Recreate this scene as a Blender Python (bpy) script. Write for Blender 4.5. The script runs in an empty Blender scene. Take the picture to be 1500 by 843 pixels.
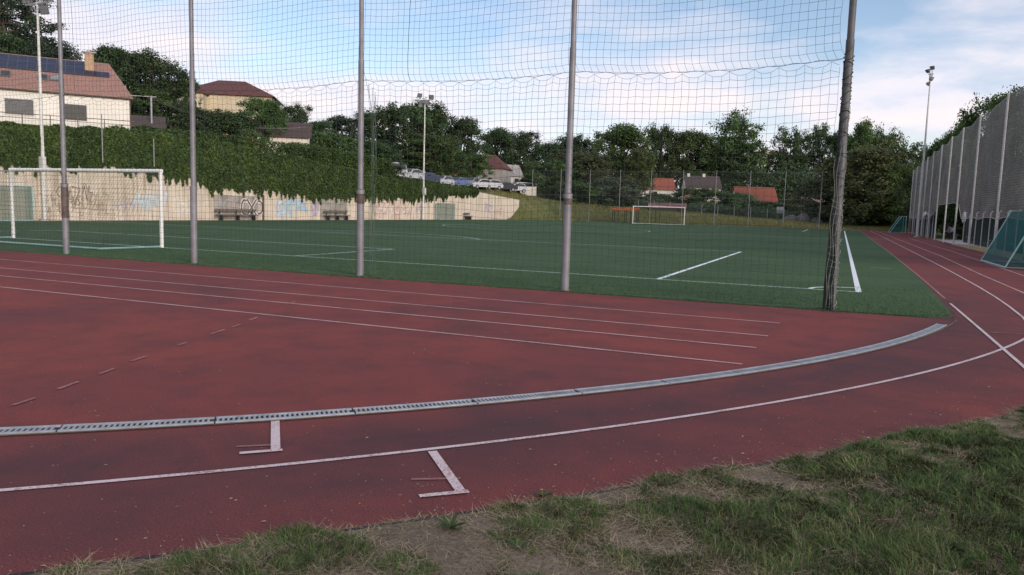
import bpy, bmesh, math, random
import numpy as np
from mathutils import Vector, Matrix
PI = math.pi
rnd = random.Random(7)
scene = bpy.context.scene
COL = scene.collection

# ------------------------------------------------------------------ camera (world: x along the goal line, y up the pitch)
CAM = np.array([24.148, -18.170, 1.6016])
YAW, PITCH, ROLL, FPX = -0.40763, -0.10372, 0.029144, 1104.72
FW = np.array([math.sin(YAW)*math.cos(PITCH), math.cos(YAW)*math.cos(PITCH), math.sin(PITCH)])
_r = np.array([math.cos(YAW), -math.sin(YAW), 0.]); _u = np.cross(_r, FW)
RT = math.cos(ROLL)*_r + math.sin(ROLL)*_u
UP = -math.sin(ROLL)*_r + math.cos(ROLL)*_u
cd = bpy.data.cameras.new('camera'); cam = bpy.data.objects.new('camera', cd); COL.objects.link(cam)
cam.matrix_world = Matrix(((RT[0], UP[0], -FW[0], CAM[0]), (RT[1], UP[1], -FW[1], CAM[1]), (RT[2], UP[2], -FW[2], CAM[2]), (0, 0, 0, 1)))
cd.sensor_width = 36; cd.lens = 36*FPX/1500; cd.clip_end = 5000; cd.clip_start = 0.05
scene.camera = cam

def at(px, py, depth):                      # survey: a photo point at a known distance -> world
    d = FW + RT*(px-750)/FPX + UP*(421.5-py)/FPX
    return CAM + d*depth

# ------------------------------------------------------------------ helpers
def tag(o, label=None, cat=None, group=None, kind=None):
    if label: o['label'] = label
    if cat: o['category'] = cat
    if group: o['group'] = group
    if kind: o['kind'] = kind
    return o
def empty(name, loc=(0, 0, 0), rz=0, label=None, cat=None, group=None):
    o = bpy.data.objects.new(name, None); COL.objects.link(o)
    o.empty_display_size = 0.2
    o.location = loc; o.rotation_euler = (0, 0, rz)
    return tag(o, label, cat, group)
def link(name, me, mat=None, parent=None):
    o = bpy.data.objects.new(name, me); COL.objects.link(o)
    if mat and not me.materials: me.materials.append(mat)
    if parent: o.parent = parent
    return o
def copy_tree(o, parent=None):
    c = o.copy(); COL.objects.link(c)
    if parent: c.parent = parent
    for ch in list(o.children): copy_tree(ch, c)
    return c

class MB:
    def __init__(s): s.v = []; s.f = []
    def add(s, vs, fs):
        b = len(s.v); s.v += [tuple(map(float, v)) for v in vs]; s.f += [tuple(i+b for i in f) for f in fs]; return s
    def box(s, c, d, rz=0, M=None):
        hx, hy, hz = d[0]/2, d[1]/2, d[2]/2
        vs = [Vector((x*hx, y*hy, z*hz)) for z in (-1, 1) for x, y in ((-1, -1), (1, -1), (1, 1), (-1, 1))]
        R = M if M is not None else Matrix.Rotation(rz, 3, 'Z')
        vs = [R @ v + Vector(c) for v in vs]
        return s.add(vs, [(3, 2, 1, 0), (4, 5, 6, 7), (0, 1, 5, 4), (1, 2, 6, 5), (2, 3, 7, 6), (3, 0, 4, 7)])
    def bar(s, a, b, w, h=None):            # box-section bar from a to b
        h = h or w
        a, b = Vector(a), Vector(b); d = (b-a).normalized()
        up = Vector((0, 0, 1)) if abs(d.z) < .95 else Vector((0, 1, 0))
        x = d.cross(up).normalized()*w/2; y = x.cross(d).normalized()*h/2
        vs = [p+i*x+j*y for p in (a, b) for i, j in ((-1, -1), (1, -1), (1, 1), (-1, 1))]
        return s.add(vs, [(3, 2, 1, 0), (4, 5, 6, 7), (0, 1, 5, 4), (1, 2, 6, 5), (2, 3, 7, 6), (3, 0, 4, 7)])
    def tube(s, pts, r, n=10, cap=True):
        pts = [Vector(p) for p in pts]; k = len(pts)
        rr = r if isinstance(r, (list, tuple)) else [r]*k
        vs = []; ref = None
        for i, p in enumerate(pts):
            t = (pts[min(i+1, k-1)]-pts[max(i-1, 0)]).normalized()
            if ref is None: ref = Vector((1, 0, 0)) if abs(t.x) < .8 else Vector((0, 1, 0))
            a = (ref - t*ref.dot(t)).normalized(); ref = a; b = t.cross(a)
            for j in range(n):
                q = 2*PI*j/n; vs.append(p+rr[i]*(math.cos(q)*a+math.sin(q)*b))
        fs = []
        for i in range(k-1):
            for j in range(n):
                fs.append((i*n+j, i*n+(j+1) % n, (i+1)*n+(j+1) % n, (i+1)*n+j))
        if cap: fs += [tuple(range(n-1, -1, -1)), tuple(range((k-1)*n, k*n))]
        return s.add(vs, fs)
    def prism(s, poly, v):                   # planar polygon (3D points) extruded along v
        n = len(poly); v = Vector(v)
        vs = [Vector(p) for p in poly]+[Vector(p)+v for p in poly]
        fs = [tuple(range(n-1, -1, -1)), tuple(range(n, 2*n))]+[(i, (i+1) % n, n+(i+1) % n, n+i) for i in range(n)]
        return s.add(vs, fs)
    def sphere(s, c, r, n=12, m=8):
        r = r if isinstance(r, (tuple, list)) else (r, r, r)
        vs = [(c[0], c[1], c[2]-r[2])]
        for i in range(1, m):
            a = -PI/2+PI*i/m
            for j in range(n):
                b = 2*PI*j/n; vs.append((c[0]+r[0]*math.cos(a)*math.cos(b), c[1]+r[1]*math.cos(a)*math.sin(b), c[2]+r[2]*math.sin(a)))
        vs.append((c[0], c[1], c[2]+r[2])); L = len(vs)-1
        fs = [(0, 1+(j+1) % n, 1+j) for j in range(n)]
        for i in range(m-2):
            for j in range(n):
                fs.append((1+i*n+j, 1+i*n+(j+1) % n, 1+(i+1)*n+(j+1) % n, 1+(i+1)*n+j))
        fs += [(L, 1+(m-2)*n+j, 1+(m-2)*n+(j+1) % n) for j in range(n)]
        return s.add(vs, fs)
    def strip(s, pts, w, z=None):            # flat ribbon on the ground
        P = [Vector((p[0], p[1], p[2] if len(p) > 2 else z)) for p in pts]; k = len(P); vs = []
        for i, p in enumerate(P):
            t = (P[min(i+1, k-1)]-P[max(i-1, 0)]); t.z = 0; t.normalize()
            nrm = Vector((-t.y, t.x, 0))
            vs += [p+nrm*w/2, p-nrm*w/2]
        return s.add(vs, [(2*i, 2*i+1, 2*i+3, 2*i+2) for i in range(k-1)])
    def build(s, name, mat, parent=None, smooth=False, bevel=0):
        me = bpy.data.meshes.new(name); me.from_pydata(s.v, [], s.f); me.validate()
        bm = bmesh.new(); bm.from_mesh(me); bmesh.ops.recalc_face_normals(bm, faces=bm.faces)
        if bevel: bmesh.ops.bevel(bm, geom=bm.edges[:], offset=bevel, segments=2, affect='EDGES')
        bm.to_mesh(me); bm.free()
        if smooth:
            me.polygons.foreach_set('use_smooth', [True]*len(me.polygons))
            me.set_sharp_from_angle(angle=math.radians(40))
        return link(name, me, mat, parent)
def np_mesh(name, V, F):                     # V (n,3), F (m,k)
    me = bpy.data.meshes.new(name); m, k = F.shape
    me.vertices.add(len(V)); me.vertices.foreach_set('co', V.astype(np.float32).ravel())
    me.loops.add(m*k); me.loops.foreach_set('vertex_index', F.astype(np.int32).ravel())
    me.polygons.add(m); me.polygons.foreach_set('loop_start', np.arange(0, m*k, k, dtype=np.int32)); me.polygons.foreach_set('loop_total', np.full(m, k, dtype=np.int32))
    me.update(calc_edges=True); return me
def tubes_mesh(name, lines, r):              # many thin three-sided strands in one mesh
    Vs = []; Fs = []; b = 0
    for P in lines:
        P = np.asarray(P, float); k = len(P)
        t = np.gradient(P, axis=0); t /= np.linalg.norm(t, axis=1, keepdims=True)+1e-9
        ref = np.where(np.abs(t[:, 2:3]) < .8, np.array([[0, 0, 1.]]), np.array([[0, 1., 0]]))
        a = np.cross(t, ref); a /= np.linalg.norm(a, axis=1, keepdims=True)+1e-9; c = np.cross(t, a)
        for q in (0, 2*PI/3, 4*PI/3): Vs.append(P+r*(math.cos(q)*a+math.sin(q)*c))
        i = np.arange(k-1)
        for q in range(3):
            A = b+q*k+i; B = b+((q+1) % 3)*k+i
            Fs.append(np.stack([A, B, B+1, A+1], 1))
        b += 3*k
    me = np_mesh(name, np.concatenate(Vs), np.concatenate(Fs))
    me.polygons.foreach_set('use_smooth', [True]*len(me.polygons)); return me

# ------------------------------------------------------------------ materials
def N(nt, t, **k):
    n = nt.nodes.new(t)
    for a, b in k.items():
        if a in n.inputs: n.inputs[a].default_value = b
        else: setattr(n, a, b)
    return n
def mat_new(name):
    m = bpy.data.materials.new(name); m.use_nodes = True; nt = m.node_tree; nt.nodes.clear()
    o = nt.nodes.new('ShaderNodeOutputMaterial'); p = nt.nodes.new('ShaderNodeBsdfPrincipled'); nt.links.new(p.outputs[0], o.inputs[0])
    return m, nt, p, o
def c4(c): return (c[0], c[1], c[2], 1)
def noise(nt, scale, detail=4, rough=.55, coord=None, dist=0):
    n = N(nt, 'ShaderNodeTexNoise'); n.inputs['Scale'].default_value = scale; n.inputs['Detail'].default_value = detail
    n.inputs['Roughness'].default_value = rough; n.inputs['Distortion'].default_value = dist
    if coord: nt.links.new(coord, n.inputs['Vector'])
    return n.outputs['Fac']
def ramp(nt, fac, stops):
    r = N(nt, 'ShaderNodeValToRGB'); e = r.color_ramp.elements
    while len(e) < len(stops): e.new(.5)
    for el, (p, c) in zip(e, stops): el.position = p; el.color = c4(c) if len(c) == 3 else c
    nt.links.new(fac, r.inputs[0]); return r.outputs[0]
def mixc(nt, fac, a, b, mode='MIX'):
    m = N(nt, 'ShaderNodeMix', data_type='RGBA', blend_type=mode)
    for s, x in ((0, fac), (6, a), (7, b)):
        if hasattr(x, 'links'): nt.links.new(x, m.inputs[s])
        else: m.inputs[s].default_value = x if s == 0 else c4(x)
    return m.outputs[2]
def coords(nt, scale=(1, 1, 1), kind='Object'):
    t = N(nt, 'ShaderNodeTexCoord'); mp = N(nt, 'ShaderNodeMapping'); mp.inputs['Scale'].default_value = scale
    nt.links.new(t.outputs[kind], mp.inputs[0]); return mp.outputs[0]
def bump(nt, p, h, strength=.3, dist=.01):
    b = N(nt, 'ShaderNodeBump'); b.inputs['Strength'].default_value = strength; b.inputs['Distance'].default_value = dist
    nt.links.new(h, b.inputs['Height']); nt.links.new(b.outputs[0], p.inputs['Normal'])
def simple(name, c, rough=.6, metal=0, var=.18, scale=3, c2=None, spec=.5):
    m, nt, p, o = mat_new(name); co = coords(nt)
    f = noise(nt, scale, 5, .6, co)
    c2 = c2 or tuple(x*(1-var*1.6) for x in c); c1 = tuple(min(1, x*(1+var*.6)) for x in c)
    nt.links.new(ramp(nt, f, [(.3, c2), (.68, c1)]), p.inputs['Base Color'])
    p.inputs['Roughness'].default_value = rough; p.inputs['Metallic'].default_value = metal; p.inputs['Specular IOR Level'].default_value = spec
    return m
def world_coords(nt, scale=(1, 1, 1)):
    g = N(nt, 'ShaderNodeNewGeometry'); mp = N(nt, 'ShaderNodeMapping'); mp.inputs['Scale'].default_value = scale
    nt.links.new(g.outputs['Position'], mp.inputs[0]); return mp.outputs[0]
def leaf_mat(name, dark, mid, light, trans=.2):
    m, nt, p, o = mat_new(name)
    g = N(nt, 'ShaderNodeNewGeometry'); oi = N(nt, 'ShaderNodeObjectInfo')
    c = ramp(nt, g.outputs['Random Per Island'], [(0, dark), (.55, mid), (1, light)])
    hs = N(nt, 'ShaderNodeHueSaturation'); nt.links.new(c, hs.inputs['Color'])
    mr = N(nt, 'ShaderNodeMapRange'); mr.inputs[3].default_value = .75; mr.inputs[4].default_value = 1.25
    nt.links.new(oi.outputs['Random'], mr.inputs[0]); nt.links.new(mr.outputs[0], hs.inputs['Value'])
    mr2 = N(nt, 'ShaderNodeMapRange'); mr2.inputs[3].default_value = .485; mr2.inputs[4].default_value = .515
    nt.links.new(oi.outputs['Random'], mr2.inputs[0]); nt.links.new(mr2.outputs[0], hs.inputs['Hue'])
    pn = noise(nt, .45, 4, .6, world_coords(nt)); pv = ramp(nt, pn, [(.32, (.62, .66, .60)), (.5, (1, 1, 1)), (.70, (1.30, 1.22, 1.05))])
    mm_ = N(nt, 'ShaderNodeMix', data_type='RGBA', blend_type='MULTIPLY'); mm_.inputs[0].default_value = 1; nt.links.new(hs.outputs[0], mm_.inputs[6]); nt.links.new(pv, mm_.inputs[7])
    class _O: outputs = [mm_.outputs[2]]
    hs = _O
    nt.links.new(hs.outputs[0], p.inputs['Base Color']); p.inputs['Roughness'].default_value = .65; p.inputs['Specular IOR Level'].default_value = .25
    if trans:
        t = N(nt, 'ShaderNodeBsdfTranslucent'); nt.links.new(hs.outputs[0], t.inputs[0])
        x = N(nt, 'ShaderNodeMixShader'); x.inputs[0].default_value = trans
        nt.links.new(p.outputs[0], x.inputs[1]); nt.links.new(t.outputs[0], x.inputs[2]); nt.links.new(x.outputs[0], o.inputs[0])
    return m
def gauze(name, c, opacity, wave=0, wscale=9., rough=.8):      # fine netting seen as a veil
    m, nt, p, o = mat_new(name); p.inputs['Base Color'].default_value = c4(c); p.inputs['Roughness'].default_value = rough
    p.inputs['Specular IOR Level'].default_value = .2
    tr = N(nt, 'ShaderNodeBsdfTransparent'); x = N(nt, 'ShaderNodeMixShader'); x.inputs[0].default_value = opacity
    co = world_coords(nt)
    n = noise(nt, .35, 4, .6, co)
    mr = N(nt, 'ShaderNodeMapRange'); mr.inputs[1].default_value = .3; mr.inputs[2].default_value = .7
    mr.inputs[3].default_value = opacity-.12; mr.inputs[4].default_value = min(1, opacity+.1); nt.links.new(n, mr.inputs[0]); fac = mr.outputs[0]
    if wave:
        w = N(nt, 'ShaderNodeTexWave', wave_type='BANDS', bands_direction='Z'); w.inputs['Scale'].default_value = wscale
        w.inputs['Distortion'].default_value = 2.2; w.inputs['Detail'].default_value = 2; w.inputs['Detail Scale'].default_value = .7
        nt.links.new(co, w.inputs['Vector'])
        a = N(nt, 'ShaderNodeMath', operation='MULTIPLY_ADD'); nt.links.new(w.outputs['Fac'], a.inputs[0]); a.inputs[1].default_value = wave; nt.links.new(fac, a.inputs[2])
        cl = N(nt, 'ShaderNodeClamp'); nt.links.new(a.outputs[0], cl.inputs[0]); fac = cl.outputs[0]
    nt.links.new(fac, x.inputs[0]); nt.links.new(tr.outputs[0], x.inputs[1]); nt.links.new(p.outputs[0], x.inputs[2]); nt.links.new(x.outputs[0], o.inputs[0])
    return m

M = {}
# red athletics surface: mottled rubber, worn dark lanes, grit
m, nt, p, o = mat_new('red_rubber'); co = world_coords(nt)
big = noise(nt, .33, 5, .62, co, .6); mid_ = noise(nt, 1.7, 6, .65, co); grit = noise(nt, 95, 4, .75, co); fine = noise(nt, 30, 6, .75, co)
c = ramp(nt, big, [(.36, (.170, .055, .054)), (.5, (.235, .060, .054)), (.66, (.275, .067, .055))])
c = mixc(nt, ramp(nt, mid_, [(.46, (0, 0, 0)), (.72, (.7, .7, .7))]), c, (.100, .045, .049))
c = mixc(nt, ramp(nt, grit, [(.45, (0, 0, 0)), (.64, (.85,)*3)]), c, (.055, .020, .022))
c = mixc(nt, ramp(nt, fine, [(.60, (0, 0, 0)), (.78, (.7,)*3)]), c, (.30, .13, .115))
st = N(nt, 'ShaderNodeTexVoronoi', feature='F1'); st.inputs['Scale'].default_value = 9; nt.links.new(co, st.inputs['Vector'])
spk = noise(nt, 2.2, 3, .5, co)
s1 = ramp(nt, st.outputs['Distance'], [(.07, (1, 1, 1)), (.12, (0, 0, 0))]); s2 = ramp(nt, spk, [(.52, (0, 0, 0)), (.62, (.85,)*3)])
c = mixc(nt, mixc(nt, 1., s1, s2, 'MULTIPLY'), c, (.30, .17, .155))
vd = N(nt, 'ShaderNodeVectorMath', operation='DISTANCE'); nt.links.new(co, vd.inputs[0]); vd.inputs[1].default_value = (8, -2, 0)
wb = ramp(nt, N(nt, 'ShaderNodeMapRange').outputs[0], [(0, (0, 0, 0)), (1, (1, 1, 1))])
mrn = wb.node.inputs[0].links[0].from_node; nt.links.new(vd.outputs['Value'], mrn.inputs[0]); mrn.inputs[1].default_value = 16.9; mrn.inputs[2].default_value = 19.6
wb.node.color_ramp.elements[0].position = .05; wb.node.color_ramp.elements[1].position = .35
e_ = wb.node.color_ramp.elements.new(.75); e_.color = (1, 1, 1, 1); wb.node.color_ramp.elements[-1].position = 1.; wb.node.color_ramp.elements[-1].color = (.25, .25, .25, 1)
wn = ramp(nt, noise(nt, .8, 6, .68, co, .8), [(.28, (.25, .25, .25)), (.60, (.88, .88, .88))])
c = mixc(nt, mixc(nt, 1., wb, wn, 'MULTIPLY'), c, (.070, .037, .043))
nt.links.new(c, p.inputs['Base Color']); p.inputs['Roughness'].default_value = .9; p.inputs['Specular IOR Level'].default_value = .16
bump(nt, p, grit, .55, .004); M['track'] = m
# artificial turf
m, nt, p, o = mat_new('green_turf'); co = world_coords(nt)
a = noise(nt, .22, 4, .6, co); b = noise(nt, 26, 5, .8, world_coords(nt, (1, .45, 1))); d = noise(nt, 3.1, 5, .7, co)
c = ramp(nt, a, [(.33, (.056, .108, .050)), (.7, (.094, .158, .070))])
c = mixc(nt, ramp(nt, d, [(.45, (0, 0, 0)), (.75, (.6,)*3)]), c, (.098, .136, .070))
c = mixc(nt, ramp(nt, b, [(.36, (.9,)*3), (.60, (0, 0, 0))]), c, (.018, .042, .022))
e = noise(nt, 5, 6, .75, world_coords(nt, (.25, 1, 1))); c = mixc(nt, ramp(nt, e, [(.5, (0, 0, 0)), (.72, (.55,)*3)]), c, (.125, .165, .095))
wv = N(nt, 'ShaderNodeTexWave', wave_type='BANDS', bands_direction='Y'); wv.inputs['Scale'].default_value = .079; wv.inputs['Distortion'].default_value = .15; nt.links.new(co, wv.inputs['Vector'])
c = mixc(nt, ramp(nt, wv.outputs['Fac'], [(.42, (0, 0, 0)), (.58, (.22,)*3)]), c, (.045, .085, .048))
nt.links.new(c, p.inputs['Base Color']); p.inputs['Roughness'].default_value = .9; p.inputs['Specular IOR Level'].default_value = .08
bump(nt, p, b, .6, .02); M['turf'] = m
# painted lines, worn
def paint(name, c, wear, under, sc=60):
    m, nt, p, o = mat_new(name); co = world_coords(nt)
    f = noise(nt, sc, 5, .75, co); g = noise(nt, 2.0, 4, .6, co)
    s = N(nt, 'ShaderNodeMath', operation='MULTIPLY_ADD'); nt.links.new(g, s.inputs[0]); s.inputs[1].default_value = .5; nt.links.new(f, s.inputs[2])
    nt.links.new(mixc(nt, ramp(nt, s.outputs[0], [(wear-.06, (1, 1, 1)), (wear+.06, (0, 0, 0))]), c, under), p.inputs['Base Color'])
    p.inputs['Roughness'].default_value = .7; bump(nt, p, f, .3, .003); return m
M['line_track'] = paint('lane_paint', (.52, .36, .35), .70, (.22, .10, .10))
M['line_white'] = paint('white_lane_paint', (.56, .47, .48), .68, (.26, .13, .13))
M['line_faded'] = paint('faded_lane_paint', (.46, .24, .22), .82, (.20, .075, .075), 25)
M['line_turf'] = paint('turf_line_paint', (.42, .53, .47), .66, (.16, .26, .20), 45)
M['line_bright'] = paint('bright_turf_line_paint', (.74, .78, .80), .55, (.42, .50, .47), 45)
# ground
m, nt, p, o = mat_new('grassy_ground'); co = world_coords(nt)
a = noise(nt, .12, 5, .6, co); b = noise(nt, 4, 6, .7, co); d = noise(nt, .5, 4, .6, co)
c = ramp(nt, a, [(.35, (.085, .125, .035)), (.6, (.135, .160, .055)), (.75, (.22, .17, .085))])
c = mixc(nt, ramp(nt, d, [(.45, (0, 0, 0)), (.7, (.7,)*3)]), c, (.20, .16, .08))
c = mixc(nt, ramp(nt, b, [(.4, (.6,)*3), (.65, (0, 0, 0))]), c, (.055, .07, .025))
nt.links.new(c, p.inputs['Base Color']); p.inputs['Roughness'].default_value = .95; bump(nt, p, b, .6, .1); M['ground'] = m
m, nt, p, o = mat_new('bare_soil'); co = world_coords(nt)
a = noise(nt, 1.3, 6, .65, co); b = noise(nt, 45, 6, .75, co)
c = ramp(nt, a, [(.35, (.12, .095, .062)), (.62, (.25, .20, .15))])
c = mixc(nt, ramp(nt, b, [(.4, (.8,)*3), (.6, (0, 0, 0))]), c, (.05, .04, .027))
nt.links.new(c, p.inputs['Base Color']); p.inputs['Roughness'].default_value = .95; bump(nt, p, b, .8, .02); M['soil'] = m
M['concrete'] = simple('pale_concrete', (.38, .36, .34), .85, var=.15, scale=1.5)
M['asphalt'] = simple('asphalt', (.06, .06, .062), .9, scale=2)
M['sand'] = simple('dry_sandy_strip', (.33, .24, .13), .95, var=.25, scale=2)
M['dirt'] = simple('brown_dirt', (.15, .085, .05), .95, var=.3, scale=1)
# metal etc.
M['galv'] = simple('galvanised_steel', (.30, .29, .31), .5, .25, .16, 6)
M['galv_light'] = simple('pale_galvanised_steel', (.50, .50, .50), .5, .15, .12, 5)
M['pole'] = simple('grey_pole_paint', (.205, .205, .228), .5, .1, .22, 2.5)
M['pole_end'] = simple('dull_grey_end_pole', (.105, .108, .118), .6, .1, .3, 3)
M['pole_rust'] = simple('brown_weathered_pole', (.13, .095, .088), .7, .1, .3, 4)
M['goal_white'] = simple('white_goal_paint', (.80, .80, .78), .4, 0, .08, 3)
M['mast'] = simple('white_mast_paint', (.66, .66, .63), .5, 0, .14, 1.2)
M['lamp_body'] = simple('lamp_housing_grey', (.17, .17, .18), .5, .3)
M['lamp_glass'] = simple('lamp_glass', (.22, .23, .25), .15, 0, .1)
M['dark_metal'] = simple('dark_metal', (.035, .036, .04), .5, .2)
M['net'] = simple('dark_green_net_cord', (.036, .058, .052), .75, 0, .3, 2)
M['net_light'] = simple('pale_green_net_cord', (.11, .17, .13), .75, 0, .25, 2)
M['pole_net'] = simple('grey_green_net_wrap', (.075, .09, .085), .8, 0, .35, 6)
M['cord'] = simple('pale_lashing_cord', (.34, .35, .30), .8, 0, .3, 8)
M['goal_net'] = simple('grey_green_goal_net', (.10, .15, .13), .8, 0, .2, 3)
M['teal_tube'] = simple('pale_teal_tube', (.28, .45, .44), .5, .1, .12)
M['grate'] = simple('grate_zinc', (.36, .38, .41), .5, .3, .22, 9)
M['crack'] = simple('dark_red_crack', (.06, .022, .02), .9)
M['gap_shade'] = simple('painted_shade_grime', (.016, .016, .018), .9)  # near-black standing in for shade in the drain and at the track edge
M['orange'] = simple('orange_paint', (.48, .11, .035), .5, 0, .15)
M['wood'] = simple('weathered_bench_wood', (.15, .125, .10), .8, 0, .3, 5)
# wall plaster
m, nt, p, o = mat_new('weathered_plaster'); co = world_coords(nt)
a = noise(nt, .35, 5, .6, co); b = noise(nt, 1.4, 6, .65, world_coords(nt, (1, 2.4, .16))); d = noise(nt, 9, 5, .7, co)
c = ramp(nt, a, [(.3, (.52, .45, .35)), (.55, (.66, .585, .485)), (.75, (.58, .49, .42))])
c = mixc(nt, ramp(nt, b, [(.48, (0, 0, 0)), (.66, (.85,)*3)]), c, (.34, .285, .22))
c = mixc(nt, ramp(nt, d, [(.58, (0, 0, 0)), (.75, (.5,)*3)]), c, (.33, .28, .22))
nt.links.new(c, p.inputs['Base Color']); p.inputs['Roughness'].default_value = .9; bump(nt, p, d, .5, .03); M['wall'] = m
M['wall_grey'] = simple('grey_plaster_patch', (.34, .31, .28), .9, 0, .22, 1.2)
M['house_cream'] = simple('cream_render', (.76, .735, .68), .9, 0, .07, .5)
M['house_beige'] = simple('beige_render', (.58, .50, .36), .9, 0, .1, .4)
M['house_grey'] = simple('grey_render', (.40, .38, .36), .9, 0, .12, .6)
M['house_white'] = simple('white_render', (.66, .62, .54), .9, 0, .1, .6)
def roof_mat(name, c, sc=1.0):
    m, nt, p, o = mat_new(name); co = coords(nt)
    br = N(nt, 'ShaderNodeTexBrick'); br.inputs['Scale'].default_value = 3.2*sc; br.inputs['Mortar Size'].default_value = .035
    br.inputs['Color1'].default_value = c4(c); br.inputs['Color2'].default_value = c4(tuple(x*.72 for x in c)); br.inputs['Mortar'].default_value = c4(tuple(x*.4 for x in c))
    nt.links.new(co, br.inputs['Vector']); n = noise(nt, .8, 5, .6, co)
    nt.links.new(mixc(nt, ramp(nt, n, [(.4, (0, 0, 0)), (.75, (.55,)*3)]), br.outputs['Color'], tuple(x*.6 for x in c)), p.inputs['Base Color'])
    p.inputs['Roughness'].default_value = .85; bump(nt, p, br.outputs['Fac'], .4, .03); return m
M['roof_pink'] = roof_mat('pinkish_roof_tiles', (.42, .24, .20)); M['roof_red'] = roof_mat('red_roof_tiles', (.40, .115, .07))
M['roof_dark'] = roof_mat('dark_red_roof_tiles', (.165, .062, .058)); M['roof_brown'] = roof_mat('brown_roof_tiles', (.10, .072, .07))
M['roof_grey'] = simple('grey_sheet_roof', (.30, .29, .29), .7, 0, .15, 1)
M['solar'] = None
m, nt, p, o = mat_new('solar_cells'); co = coords(nt)
br = N(nt, 'ShaderNodeTexBrick', offset=0.); br.inputs['Scale'].default_value = 1; br.inputs['Mortar Size'].default_value = .02; br.inputs['Brick Width'].default_value = .62; br.inputs['Row Height'].default_value = 1.0
br.inputs['Color1'].default_value = (.010, .016, .045, 1); br.inputs['Color2'].default_value = (.013, .02, .055, 1); br.inputs['Mortar'].default_value = (.06, .065, .08, 1)
nt.links.new(co, br.inputs['Vector']); nt.links.new(br.outputs[0], p.inputs['Base Color']); p.inputs['Roughness'].default_value = .25; M['solar'] = m
M['glass'] = simple('dark_window_glass', (.03, .035, .04), .12, 0, .2)
M['frame_white'] = simple('white_window_frame', (.6, .6, .58), .5, 0, .05)
M['shutter'] = simple('grey_shutter', (.13, .13, .135), .7, 0, .12)
M['brick'] = simple('sandy_brick', (.45, .31, .20), .9, 0, .2, 6)
M['bark'] = simple('bark', (.075, .06, .048), .95, 0, .35, 6)
M['bark_pine'] = simple('pine_bark', (.15, .085, .055), .95, 0, .35, 6)
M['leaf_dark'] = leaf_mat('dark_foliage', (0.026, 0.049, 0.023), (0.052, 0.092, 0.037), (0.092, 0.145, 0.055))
M['leaf_mid'] = leaf_mat('green_foliage', (0.036, 0.069, 0.023), (0.071, 0.127, 0.039), (0.127, 0.189, 0.063))
M['leaf_light'] = leaf_mat('light_foliage', (0.044, 0.074, 0.024), (0.088, 0.132, 0.042), (0.143, 0.187, 0.067))
M['leaf_olive'] = leaf_mat('olive_foliage', (0.048, 0.066, 0.026), (0.091, 0.112, 0.046), (0.140, 0.157, 0.074))
M['leaf_grey'] = leaf_mat('grey_green_foliage', (0.047, 0.071, 0.043), (0.092, 0.126, 0.080), (0.143, 0.176, 0.118))
M['needle'] = leaf_mat('conifer_needles', (0.018, 0.034, 0.022), (0.038, 0.063, 0.038), (0.063, 0.095, 0.053), .1)
M['needle_blue'] = leaf_mat('blue_spruce_needles', (0.029, 0.047, 0.042), (0.052, 0.078, 0.068), (0.078, 0.111, 0.094), .1)
M['ivy'] = leaf_mat('ivy_leaves', (0.021, 0.045, 0.012), (0.053, 0.100, 0.025), (0.112, 0.172, 0.047), .15)
M['screen_green'] = gauze('dark_green_windscreen_cloth', (.010, .030, .034), .95)
M['screen_grey'] = gauze('grey_dense_netting', (.34, .31, .295), .43, .17, 2.6)
M['teal_net'] = gauze('teal_goal_netting', (.012, .11, .11), .52)
M['pale_net'] = gauze('pale_green_goal_netting', (.14, .21, .17), .5)
M['faint_net'] = gauze('thin_far_netting', (.07, .09, .08), .12)
M['shirt_white'] = simple('white_cotton', (.62, .62, .66), .9, 0, .08, 6)
M['skin'] = simple('skin', (.42, .26, .19), .6, 0, .06); M['hair'] = simple('dark_hair', (.03, .022, .018), .7)
M['trousers'] = simple('dark_trousers', (.035, .038, .05), .9, 0, .15, 6); M['teal_cloth'] = simple('teal_cloth', (.09, .28, .33), .9, 0, .1, 5)
M['bag_white'] = simple('white_sack', (.6, .6, .6), .8, 0, .15, 6)
M['tyre'] = simple('tyre_rubber', (.02, .02, .02), .9); M['rim'] = simple('alloy_rim', (.45, .45, .47), .35, .6)
M['headlight'] = simple('headlight_glass', (.7, .72, .75), .1); M['plastic_black'] = simple('black_plastic', (.025, .025, .027), .6)
def car_paint(n, c): return simple(n, c, .25, 0, .05, .5)
CARP = {k: car_paint(k+'_car_paint', c) for k, c in dict(white=(.47, .47, .49), black=(.02, .021, .026), silver=(.42, .43, .46), blue=(.10, .15, .30), navy=(.03, .04, .08), grey=(.20, .21, .23)).items()}

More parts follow.
